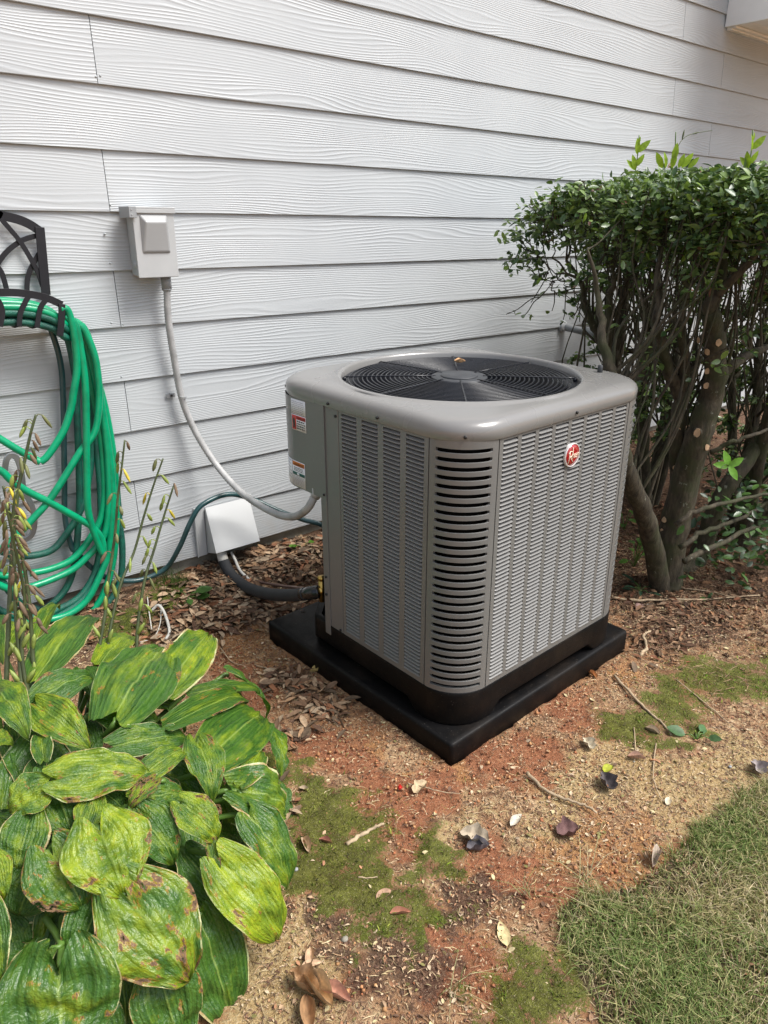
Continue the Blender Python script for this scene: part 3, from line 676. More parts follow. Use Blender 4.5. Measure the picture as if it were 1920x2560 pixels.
# ================================================================== WALL EQUIPMENT
db = thing('disconnect_box', (1.065, 0, 1.305), 'grey metal electrical disconnect box with raised cover screwed to the siding', 'electrical box')
D0 = -.086
m = M(); m.add([(1.006, 0, 1.306), (1.122, 0, 1.306), (1.122, D0, 1.304), (.996, D0, 1.304), (1.006, 0, 1.497), (1.122, 0, 1.497), (1.122, D0, 1.503), (.996, D0, 1.503)],
    [(0, 1, 2, 3), (4, 7, 6, 5), (0, 3, 7, 4), (1, 5, 6, 2), (2, 6, 7, 3)], False)
bevel(m.build('enclosure', m_gbox, db), .0015)
m = M(); m.box((.990, D0-.004, 1.300), (1.127, D0, 1.506)); dc = bevel(m.build('cover_door', m_gbox, db), .002)
m = M(); x0, x1 = 1.012, 1.097; y = D0-.004
m.add([(x0, y, 1.490), (x1+.006, y, 1.490), (x1+.008, y, 1.374), (x0-.002, y, 1.374), (x0+.012, y-.020, 1.468), (x1-.006, y-.020, 1.468), (x1+.003, y-.006, 1.380), (x0+.004, y-.006, 1.380)],
      [(0, 4, 5, 1), (1, 5, 6, 2), (2, 6, 7, 3), (3, 7, 4, 0), (4, 7, 6, 5)], False)
bevel(m.build('raised_panel', m_dome, db), .004, 3, 10)
m = M(); m.box((.994, D0-.010, 1.5065), (1.131, -.0, 1.512)); m.box((.994, D0-.010, 1.494), (1.131, D0-.0075, 1.5063)); bevel(m.build('top_flange', m_gbox, db), .001)
m = M(); m.box((.976, D0-.012, 1.480), (.9915, -.02, 1.5125)); m.box((.976, D0-.0145, 1.480), (1.000, D0-.0122, 1.5125)); bevel(m.build('hinge_bracket', m_gbox2, db), .001)
for z in (1.489, 1.503):
    m = M(); m.tube([(.984, D0-.0145, z), (.984, D0-.0165, z)], .0018, 8); m.build('rivet', m_gbox, db)
m = M(); m.tube([(1.0015, -.045, 1.338), (.9975, -.045, 1.338)], [.012, .0115], 20); m.build('knockout', m_gbox, db)
for z in (1.44, 1.462, 1.484):
    m = M(); m.tube([(1.001, -.062, z), (.9975, -.062, z)], .002, 6); m.build('rivet', m_gbox2, db)

cd_ = thing('flexible_conduit', (1.12, -.04, 1.27), 'ribbed light grey flexible conduit looping from the disconnect box to the unit', 'conduit')
pts = [at(417, 712, -.045), at(421, 800, -.042), at(436, 900, -.036), at(455, 997, -.034), at(489, 1080, -.05), at(543, 1165, -.11), at(608, 1235, -.24), at(680, 1280, -.42), at(730, 1292, -.58), at(767, 1273, -.73), uw((-.388, .199, .722))]
path = catmull(pts, 26)
radii = [0.0118+0.0009*(1 if i % 2 else -1) for i in range(len(path))]
m = M(); m.tube(path, radii, 14); m.build('conduit_tube', m_cond, cd_)
m = M(); p0 = at(414, 690, -.045); p1 = at(417, 722, -.045); m.tube([p0, p1], [.0165, .0165], 16); m.tube([p1, p1+(p1-p0)*.15], [.0175, .014], 16); m.build('coupling', m_pvcg, cd_)
m = M(); e1 = uw((-.388, .199, .716)); e0 = path[-8]; m.tube([e0, e1, e1+np.array([0, 0, .02])], [.0155, .017, .017], 14); m.build('coupling', m_cond, cd_)
m = M(); c0 = at(455, 992, -.034); m.tube([c0+np.array([-.014, 0, .006]), c0+np.array([-.010, -.016, .002]), c0+np.array([.006, -.018, 0]), c0+np.array([.014, -.004, -.002])], .0022, 6)
m.build('strap', m_gbox2, cd_)
m = M(); m.box((c0[0]-.045, -.004, c0[2]-.004), (c0[0]-.012, -.001, c0[2]+.010)); sb_ = m.build('strap_tab', m_gbox2, cd_)
m = M(); m.tube([(c0[0]-.026, -.0042, c0[2]+.003), (c0[0]-.026, -.008, c0[2]+.003)], .004, 8); m.build('screw', m_screw, sb_)
m = M(); P = at(425, 986, -.001); m.tube([(P[0], .004, P[2]), (P[0], -.0012, P[2])], [.0035, .003], 10); o = m.build('wall_screw', m_screw, None, loc=(P[0], 0, P[2])); tag(o, 'small dark screw head in the siding left of the conduit strap', 'screw')

hd = thing('line_set_cover', (1.265, 0, .25), 'sloped light grey wall hood over the black refrigerant line near the ground', 'pipe cover')
m = M(); xl, xr = 1.172, 1.357
m.add([(xl+.012, -.004, .444), (xr+.018, -.004, .444), (xr+.004, -.104, .291), (xl-.002, -.104, .291), (xl+.010, -.004, .256), (xr+.02, -.004, .256), (xl+.012, -.014, .447), (xr+.018, -.014, .447)],
      [(6, 3, 2, 7), (0, 6, 7, 1), (0, 4, 3, 6), (1, 7, 2, 5)], False)
o = m.build('hood', m_hood, hd); s_ = o.modifiers.new('t', 'SOLIDIFY'); s_.thickness = .004; s_.offset = -1
m = M(); m.box((xl-.030, -.006, .250), (xl+.008, -.001, .452)); m.box((xl-.034, -.012, .250), (xl-.0305, -.001, .452)); bevel(m.build('side_flange', m_hood, hd), .001)
m = M(); m.box((xr+.021, -.006, .250), (xr+.034, -.001, .452)); m.build('side_flange', m_hood, hd)

ins = thing('refrigerant_line', (1.24, -.08, .25), 'thick black foam insulated pipe curving from the wall hood to the unit', 'pipe')
vp = uw((-.392, .188, .391))
pts = [at(556, 1392, -.075), at(562, 1410, -.09), at(581, 1440, -.14), at(617, 1468, -.25), at(671, 1485, -.42), at(731, 1488, -.60), at(772, 1483, -.73), vp]
path = catmull(pts, 8)
m = M(); m.tube(path[4:-9], .0215, 16); m.build('foam_sleeve', m_foam, ins)
m = M(); m.tube(path[-12:-2], [.0215+.0012*math.sin(i*2.2) for i in range(10)], 14); m.build('tape_wrap', m_tape, ins)
m = M(); m.tube([path[0]+np.array([-.004, .01, .05]), path[2], path[5]], [.019, .020, .0205], 14); m.build('white_sleeve', m_pvc, ins)
ln = thing('liquid_line', (1.26, -.07, .25), 'thin tarnished copper tube running just behind the black insulated pipe', 'pipe')
m = M(); m.tube(catmull([at(582, 1385, -.06), at(592, 1415, -.08), at(615, 1440, -.13), at(650, 1455, -.23), at(700, 1464, -.38), at(750, 1470, -.56), at(790, 1474, -.72)], 6), .0052, 8); m.build('copper_tube', m_copper, ln)
m = M(); m.tube(catmull([at(578, 1380, -.07), at(588, 1400, -.095), at(600, 1426, -.14), at(622, 1448, -.20)], 6), .0058, 8); m.build('white_sleeve', m_pvc, ln)
m = M(); m.tube(catmull([at(575, 1380, -.06), at(598, 1402, -.05), at(615, 1418, -.05), at(625, 1432, -.08), at(650, 1448, -.12), at(668, 1456, -.16)], 6), .0026, 6)
o = m.build('control_wire', m_pvc, None, loc=tuple(at(575, 1380, -.06))); tag(o, 'thin white control wire drooping from the wall hood over dead leaves', 'wire')

vt = thing('vent_pipe', (3.342, 0, .961), 'short grey plastic drain pipe poking from the siding behind the shrub', 'pipe')
a_ = at(1408, 816, 0); b_ = at(1480, 833, -.13)
m = M(); m.tube([a_+np.array([0, .02, 0]), b_], .0195, 16); m.build('pipe', m_pvcg, vt)
c_ = a_+(b_-a_)*.72; m = M(); m.tube([c_, b_+(b_-a_)*.35], .024, 16); m.build('coupling', m_pvcg, vt)
m = M(); m.tube([a_+np.array([0, .012, 0]), a_+np.array([0, -.008, 0]), a_+np.array([0, -.012, 0])], [.030, .027, .020], 14); m.build('caulk_collar', m_hood, vt)

# ------------------------------------------------------------------ hose hanger
HX = 0.57
hg = thing('hose_hanger', (HX, 0, 1.25), 'black wrought metal hose hanger with crossing arches on the siding', 'hose hanger')
def strip(m, pts, wd, Y, th=.004, k=6):
    P = catmull([np.array([p[0], p[2]]) for p in pts], k) if len(pts) > 2 else [np.array([p[0], p[2]]) for p in pts]
    L, Rr = [], []
    for i, p in enumerate(P):
        t = P[min(i+1, len(P)-1)]-P[max(i-1, 0)]; t = t/np.linalg.norm(t); n_ = np.array([-t[1], t[0]])
        L.append(p+n_*wd/2); Rr.append(p-n_*wd/2)
    rg = [[(a[0], Y, a[1]), (b[0], Y, b[1]), (b[0], Y+th, b[1]), (a[0], Y+th, a[1])] for a, b in zip(L, Rr)]
    m.loft(rg, True, True, True, False)
Zc = 4.424
def hz(x, y, Y): return at(x/Zc, 500+y/Zc, Y)
Yh = -.018
def mir(P): return [np.array([2*HX-p[0], p[1], p[2]]) for p in P]
def hstrip(name, pl, wd, Y, both=True, th=.004):
    P = [hz(x, y, Y) for x, y in pl]
    for Q in ([P, mir(P)] if both else [P]):
        m = M(); strip(m, Q, wd, Y, th); o = m.build(name, m_iron, hg); bevel(o, .0006, 1)
P1 = [hz(x, y, Yh) for x, y in ((-40, 160), (0, 166), (200, 215), (330, 270), (445, 345))]
arch = mir(P1)[::-1]; arch = [p for p in arch if p[0] < P1[0][0]-.01]+P1
m = M(); strip(m, arch, .026, Yh, .004, 8); bevel(m.build('top_arch', m_iron, hg), .0006, 1)
hstrip('upright', [(441, 300), (512, 1050)], .027, Yh-.0045)
hstrip('curved_bar', [(8, 205), (110, 320), (225, 460), (330, 630), (420, 800), (475, 960)], .014, Yh-.001)
hstrip('curved_bar', [(415, 392), (300, 425), (215, 465), (100, 550), (20, 640), (-60, 760)], .0145, Yh+.003)
hstrip('curved_bar', [(438, 590), (385, 680), (330, 790), (305, 890), (300, 1000)], .0145, Yh+.0035)
hstrip('curved_bar', [(-120, 640), (0, 770), (40, 860), (75, 990)], .0145, Yh+.004)
Yf = -.135
def hf(x, y): return hz(x, y, Yf)
P2 = [hf(x, y) for x, y in ((-60, 1022), (0, 1022), (180, 1025), (350, 1045), (520, 1085), (690, 1160))]
HX2 = HX-.02
lip = [np.array([2*HX2-p[0], p[1], p[2]]) for p in P2][::-1]; lip = [p for p in lip if p[0] < P2[0][0]-.01]+P2
m = M(); strip(m, lip, .021, Yf, .004, 8); bevel(m.build('front_lip', m_iron, hg), .0006, 1)
for mirr in (False, True):
    Q = [hf(x, y) for x, y in ((682, 1150), (676, 1330), (660, 1500))]
    if mirr: Q = [np.array([2*HX2-p[0], p[1], p[2]]) for p in Q]
    m = M(); strip(m, Q, .019, Yf-.0045, .004, 4); bevel(m.build('front_upright', m_iron, hg), .0006, 1)
for pl in (((320, 1060), (270, 1150), (225, 1260), (212, 1400)), ((520, 1090), (455, 1180), (430, 1280), (410, 1410)), ((-60, 1060), (5, 1150), (28, 1260), (0, 1400))):
    for mirr in ((False, True) if pl[0][0] > 0 else (False,)):
        Q = [hf(*p) for p in pl]
        if mirr: Q = [np.array([2*HX2-p[0], p[1], p[2]]) for p in Q]
        m = M(); strip(m, Q, .014, Yf-.001, .004, 5); o = m.build('prong', m_iron, hg)
        e_ = Q[-1]; m = M(); m.tube([e_+np.array([0, 0, .004]), e_+np.array([-.004, .03, -.003]), e_+np.array([-.006, .115, .0])], .004, 6); m.build('cradle_bar', m_iron, hg)
for s_x in (-1, 1):
    m = M(); m.box((HX+s_x*.155-.006, Yf, 1.196), (HX+s_x*.155+.006, -.016, 1.200)); m.build('side_arm', m_iron, hg)

# ------------------------------------------------------------------ hoses
def wp(pts, Y):
    return [at(x, y, (Y if not hasattr(Y, '__len__') else Y[0]+(Y[1]-Y[0])*i/(len(pts)-1))) for i, (x, y) in enumerate(pts)]
def hose_run(m, pts3, r, k=7): m.tube(catmull(pts3, k), r, 12)
def kink(P, i, m, r):  # flattened pinch
    pass
HR = .0116
# loops that run out of frame on the left are closed by their own mirrored half about the hanger axis
def mirx(P, cx=.555): return [np.array([2*cx-p[0], p[1], p[2]]) for p in P]
hose = M()
arcs = [(-.055, 1.243), (-.078, 1.243), (-.100, 1.243), (-.118, 1.240)]
def loop(m, pts, Y, topz, topy, r=HR, cx=.555, dy=0.0):
    R_ = wp(pts, Y); R_ = R_[:]                # goes from the upper right down to the bottom left edge of frame
    R_ = [p for p in R_ if p[0] > cx+.004]
    L_ = mirx(R_, cx)[::-1]; L_ = [p+np.array([random.uniform(-.006, .006), random.uniform(-.01, .01), random.uniform(-.01, .01)]) for p in L_]
    xr = R_[0][0]; w_ = min(xr-cx, .195)
    top = [np.array([cx+w_*.93*math.sin(a), topy, topz-(1-math.cos(a))*.075]) for a in np.linspace(-1.35, 1.35, 9)]
    full = L_ + top + R_
    m.tube(catmull(full, 6, True) , r, 12)
strand4 = [(205, 815), (232, 880), (247, 960), (256, 1027), (270, 1108), (280, 1190), (282, 1271), (271, 1379), (252, 1434), (217, 1501), (163, 1539), (95, 1558), (27, 1547), (0, 1531)]
strand5 = [(185, 810), (212, 890), (232, 980), (249, 1068), (260, 1190), (257, 1271), (238, 1325), (190, 1390), (135, 1420), (81, 1425), (27, 1415), (0, 1398)]
strand6 = [(200, 812), (226, 890), (248, 990), (263, 1081), (271, 1180), (271, 1271), (260, 1339), (217, 1393), (163, 1434), (108, 1455), (68, 1458), (14, 1444)]
strand7 = [(196, 820), (228, 900), (258, 1000), (278, 1100), (288, 1190), (291, 1298), (282, 1407), (257, 1488), (230, 1528), (200, 1568), (150, 1600), (80, 1615), (0, 1600)]
loop(hose, strand4, (-.070, -.085), 1.238, -.118)
loop(hose, strand5, (-.060, -.055), 1.228, -.100)
loop(hose, strand6, (-.075, -.070), 1.246, -.080)
loop(hose, strand7, (-.050, -.065), 1.250, -.055)
def free(m, pts, Y, r=HR, extra=()): m.tube(catmull(wp(pts, Y)+[np.array(e) for e in extra], 7), r, 12)
# kinked bright strands in front
free(hose, [(150, 772), (168, 775), (181, 816), (190, 873), (192, 929), (183, 986), (179, 1014), (163, 1068), (141, 1108), (117, 1142), (101, 1155)], (-.130, -.095))
free(hose, [(101, 1155), (86, 1147), (54, 1130), (0, 1097), (-60, 1060), (-140, 1010), (-200, 940)], (-.095, -.07))
free(hose, [(160, 790), (188, 812), (203, 884), (212, 952), (215, 1014), (216, 1081), (217, 1190), (220, 1271), (233, 1325), (258, 1388)], (-.120, -.100))
free(hose, [(258, 1388), (255, 1350), (230, 1317), (190, 1293), (122, 1255), (68, 1228), (27, 1200), (0, 1176), (-80, 1140), (-180, 1060)], (-.100, -.095))
free(hose, [(175, 800), (208, 825), (235, 884), (246, 952), (247, 1014), (236, 1081), (200, 1130), (163, 1190), (122, 1252), (81, 1298), (50, 1330), (0, 1375), (-80, 1420), (-180, 1400)], (-.105, -.085))
m_all = hose.build('garden_hose', m_hose, None, loc=(.57, -.08, .3)); tag(m_all, 'bright green garden hose coiled on the black hanger with two kinks', 'garden hose')
hosed = M()
dl1 = [(170, 850), (190, 950), (192, 1014), (198, 1190), (198, 1271), (187, 1407), (163, 1474), (122, 1515), (60, 1540), (0, 1545)]
dl3 = [(180, 850), (215, 950), (230, 1081), (224, 1180), (203, 1271), (163, 1339), (122, 1379), (68, 1398), (0, 1380)]
dl4 = [(190, 850), (225, 960), (244, 1136), (252, 1271), (244, 1407), (203, 1488), (135, 1528), (68, 1531), (0, 1493)]
dl5 = [(198, 850), (250, 990), (282, 1130), (298, 1298), (306, 1379), (298, 1461), (257, 1528), (238, 1569), (180, 1600), (60, 1620), (0, 1610)]
dl6 = [(186, 850), (232, 1000), (255, 1180), (262, 1320), (248, 1430), (203, 1502), (135, 1546), (60, 1548), (0, 1510)]
loop(hosed, dl1, (-.035, -.035), 1.205, -.040)
loop(hosed, dl3, (-.040, -.040), 1.212, -.065)
loop(hosed, dl4, (-.045, -.060), 1.200, -.090)
loop(hosed, dl5, (-.030, -.060), 1.196, -.112)
loop(hosed, dl6, (-.040, -.075), 1.222, -.118)
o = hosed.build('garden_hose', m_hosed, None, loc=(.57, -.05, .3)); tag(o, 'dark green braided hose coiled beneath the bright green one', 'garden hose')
teal = M()
P = wp([(120, 800), (150, 900), (158, 1000), (161, 1190), (163, 1298), (179, 1366), (190, 1379), (230, 1420), (271, 1447)], (-.022, -.035))+wp([(293, 1452), (350, 1450), (413, 1422), (447, 1371), (477, 1304), (506, 1262), (570, 1236), (633, 1249), (700, 1278), (760, 1300), (805, 1316)], (-.05, -.30))
P = P[:9]+[at(293, 1452, -.04), at(350, 1450, -.045), at(413, 1422, -.06), at(447, 1371, -.10), at(477, 1304, -.125), at(506, 1262, -.13), at(570, 1236, -.125), at(633, 1249, -.14), at(700, 1278, -.20), at(760, 1300, -.27), at(805, 1313, -.32), at(860, 1350, -.34), np.array([2.1, -.33, .25])]
teal.tube(catmull(P, 8), .0095, 12)
o = teal.build('garden_hose', m_hoset, None, loc=(1.0, -.1, .3)); tag(o, 'dark teal hose arching over the wall hood and running behind the unit', 'garden hose')
br = M()
Pb = [at(x, y, -.03) for x, y in ((10, 1190), (16, 1150), (28, 1138), (42, 1146), (52, 1175), (60, 1225), (78, 1262), (86, 1300), (80, 1335), (60, 1350))]
strip(br, [np.array(p) for p in Pb], .018, -.035, .008, 6)
o = br.build('wall_bracket', m_bracket, None, loc=(.57, 0, .75)); bevel(o, .002, 2); tag(o, 'grey steel looped bracket on the siding behind the green hose', 'bracket')

# ================================================================== HOSTA
HC = np.array([.26, -.93, .08]); HRd = np.array([.53, .68, .45])
def mound(px, py, s=1.0):
    d = ray(px, py); o = (CAM-HC)/(HRd*s); dd = d/(HRd*s)
    a, b, c = dd@dd, 2*o@dd, o@o-1; D = b*b-4*a*c
    t = (-b-math.sqrt(D))/(2*a) if D > 0 else -b/(2*a)
    P = CAM+d*t; n = (P-HC)/(HRd*s)**2; n = n/np.linalg.norm(n)
    return P, n
def mk_hosta():
    g = G('hosta_leaf'); uv = g.n('UVMap').outputs[0]; s = g.n('SeparateXYZ', {0: uv}); u, v = s.outputs[0], s.outputs[1]
    oi = g.n('ObjectInfo'); oc = g.n('SeparateColor', {0: oi.outputs['Color']}); rnd = oi.outputs['Random']
    yel, brn, mar = oc.outputs[0], oc.outputs[1], oc.outputs[2]
    sh = g.n('CombineXYZ', {0: g.math('MULTIPLY', rnd, 17.0), 1: g.math('MULTIPLY', rnd, 31.0), 2: 0.0}).outputs[0]
    q = g.n('VectorMath', {0: uv, 1: sh}, operation='ADD').outputs[0]
    av = g.math('ABSOLUTE', g.math('SUBTRACT', v, 0.5)); av = g.math('MULTIPLY', av, 2.0)
    n1 = g.noise(q, 3.0, 5, 0.6); n2 = g.noise(q, 11.0, 5, 0.65); n3 = g.noise(g.scl(q, (2, 26, 1)), 1.0, 3, 0.6)
    green = g.ramp(g.math('ADD', g.math('MULTIPLY', n3, 0.6), g.math('MULTIPLY', n2, 0.4)), [(0.3, (0.018, 0.060, 0.010)), (0.5, (0.042, 0.115, 0.014)), (0.7, (0.085, 0.18, 0.022))])
    yg = g.ramp(n2, [(0.3, (0.13, 0.23, 0.010)), (0.6, (0.30, 0.37, 0.016)), (0.8, (0.46, 0.40, 0.03))])
    yf = g.math('ADD', g.rng(n1, 0.35, 0.65, -0.55, 0.45), g.math('MULTIPLY', yel, 0.95), clamp=True)
    yf = g.math('SUBTRACT', yf, g.math('MULTIPLY', g.math('MULTIPLY', av, 0.4), g.math('SUBTRACT', 1.0, yel)), clamp=True)
    c = g.mix(yf, green, yg)
    vein = g.math('POWER', g.math('ABSOLUTE', g.math('COSINE', g.math('MULTIPLY', av, math.pi*7.0))), 10.0)
    c = g.mix(g.math('MULTIPLY', vein, 0.14), c, g.mix(0.5, c, (0.30, 0.42, 0.10)))
    mid = g.rng(av, 0.0, 0.045, 1.0, 0.0); c = g.mix(g.math('MULTIPLY', mid, 0.7), c, (0.26, 0.36, 0.08))
    # pale variegated margin
    edge = g.math('ADD', av, g.math('MULTIPLY', g.math('SUBTRACT', g.noise(g.scl(q, (9, 2.5, 1)), 1.0, 3, 0.6), 0.5), 0.16))
    mf = g.math('MULTIPLY', g.rng(g.math('ADD', edge, g.math('MULTIPLY', g.math('POWER', mar, 3.0), 0.07)), 0.985, 1.0), g.math('MINIMUM', g.math('ADD', mar, .1), 1.0))
    c = g.mix(mf, c, g.mix(g.rng(g.noise(q, 7, 3), .4, .6), (0.55, 0.58, 0.30), (0.38, 0.27, 0.12)))
    # rusty and brown dead tissue, mostly from the rim inwards and around the main vein
    rim = g.math('MULTIPLY', g.math('POWER', av, 5.0), 0.16)
    bn = g.math('ADD', g.math('ADD', g.rng(g.noise(q, 3.6, 7, 0.68), 0.25, 0.75), rim), g.math('MULTIPLY', brn, 0.30))
    rust = g.rng(bn, 0.85, 0.93); dead = g.rng(bn, 0.91, 0.945)
    c = g.mix(g.math('MULTIPLY', rust, 0.75), c, (0.42, 0.20, 0.02))
    brown = g.ramp(n2, [(0.3, (0.045, 0.024, 0.013)), (0.6, (0.15, 0.085, 0.042)), (0.8, (0.32, 0.22, 0.12))])
    c = g.mix(dead, c, brown)
    sp = g.rng(g.noise(q, 26, 2, 0.5), 0.72, 0.75); c = g.mix(g.math('MULTIPLY', sp, 0.8), c, (0.22, 0.10, 0.04))
    h = g.math('ADD', g.math('MULTIPLY', g.math('ABSOLUTE', g.math('COSINE', g.math('MULTIPLY', av, math.pi*7.0))), -0.28), g.math('MULTIPLY', g.noise(g.scl(q, (30, 26, 1)), 1.0, 2, 0.5), 1.0))
    nr = g.bump(h, 0.0048, 0.7)
    b = g.n('BsdfPrincipled', {'Base Color': c, 'Roughness': g.math('ADD', 0.36, g.math('MULTIPLY', dead, 0.4)), 'Specular IOR Level': 0.45, 'Normal': nr}).outputs[0]
    tr = g.n('BsdfTranslucent', {'Color': g.mix(1.0, c, (1.3, 1.4, 0.5), 'MULTIPLY'), 'Normal': nr}).outputs[0]
    mx = g.n('MixShader', {0: g.math('MULTIPLY', g.math('SUBTRACT', 1.0, dead), 0.22), 1: b, 2: tr}).outputs[0]
    hole = g.rng(bn, 1.03, 1.04)
    tp = g.n('BsdfTransparent').outputs[0]; mx2 = g.n('MixShader', {0: hole, 1: mx, 2: tp}).outputs[0]
    g.t.links.new(mx2, g.out.inputs[0]); return g.m
m_hosta = mk_hosta()
hp = thing('hosta_plant', (.3, -1.0, .09), 'large hosta with yellowing white-edged leaves and brown patches at the lower left', 'plant')
HPL = np.array([.3, -1.0, .09])
def wprof(u):
    u = min(max(u, 0.0), 1.0); return (.50+.50*math.sin(min(u/.34, 1)*math.pi/2))*(max(0.0, 1-u**2.3)**.78)
def hosta_leaf(Bp, Tp, Nn, wd, arch=.12, fold=.18, wave=.03, cup=0.0, twist=0.0, roll=0.0, col=(0.3, 0.2, 1.0), label=None, petiole=True):
    Bp, Tp, Nn = np.array(Bp), np.array(Tp), np.array(Nn); Lv = Tp-Bp; L = np.linalg.norm(Lv); X = Lv/L
    Nn = Nn-X*(Nn@X); Nn /= np.linalg.norm(Nn); Yv = np.cross(Nn, X)
    NU, NV = 24, 20; ph = random.uniform(0, 6.28); ph2 = random.uniform(0, 6.28); wr = wd/2
    vs, uvs = [], []
    for i in range(NU+1):
        u = i/NU
        uu = u**1.15
        for j in range(NV+1):
            v = -1+2*j/NV; av = abs(v)
            half = wr*(wprof(uu)+0.012*uu)
            # heart-shaped lobes sweep back beside the petiole
            back = 0.25*wd*math.sin(math.pi*.72*av**.85)*max(0, 1-uu/.5)**1.6
            along = uu*L - back + 0.010*wd*math.sin(9*uu+ph)*av**3
            lat = v*half*(1+.05*math.sin(7*uu+ph2)*av)
            tip = max(0, (uu-.88)/.12)
            z = arch*L*(math.sin(math.pi*min(uu, 1)*.9)) + fold*abs(lat)*(1-.4*uu) - cup*wd*(v*v)*.5
            z += wave*wd*(1.2*math.sin(uu*11+ph+(1.3 if v > 0 else 0))+.7*math.sin(uu*23+ph2+(2.1 if v > 0 else 0)))*av**2.5
            z += .0016*math.cos(av*math.pi*7)*(wprof(uu))*(wd/.16) - tip*.015
            z += .006*noise.noise(Vector((uu*7+ph, v*3, ph2)))*(wd/.15)*2+.0022*noise.noise(Vector((uu*26, v*14, ph2)))*(wd/.15)
            z += roll*max(0, av-.55)**1.5*wd
            P = Bp + X*along + Yv*(lat*math.cos(twist*uu)) + Nn*(z+lat*math.sin(twist*uu))
            vs.append(P); uvs.append((u, j/NV))
    fs = []
    for i in range(NU):
        for j in range(NV):
            a = i*(NV+1)+j; fs.append((a, a+1, a+NV+2, a+NV+1))
    me = bpy.data.meshes.new('leaf'); vs = np.array(vs)-HPL; me.from_pydata(vs.tolist(), [], fs)
    me.polygons.foreach_set('use_smooth', [True]*len(fs)); uvl = me.uv_layers.new(name='UVMap')
    li = np.array([v_ for f in fs for v_ in f]); uvl.data.foreach_set('uv', np.array(uvs)[li].ravel())
    me.materials.append(m_hosta); o = bpy.data.objects.new('leaf', me); C.objects.link(o); o.parent = hp; o.color = (*col, 1.0)
    if label: o['label'] = label
    if petiole:
        root = np.array([.24+random.uniform(-.09, .09), -1.0+random.uniform(-.12, .12), .10]); b0 = Bp+X*.02*L+Nn*(.008)
        midp = (root+b0)/2+np.array([0, 0, .06])-Nn*.02; pm = M(); pm.tube(catmull([root, midp, Bp-Nn*.03-X*.012, Bp-Nn*.010-X*L*.005], 5), [.006]*12+[.0042]*3+[.002], 7)
        pm.build('petiole', m_petiole, o)
    return o
def z1(x, y): return (x/2.212, 1500+y/2.212)
def z2(x, y): return (x/2.212, 2000+y/2.212)
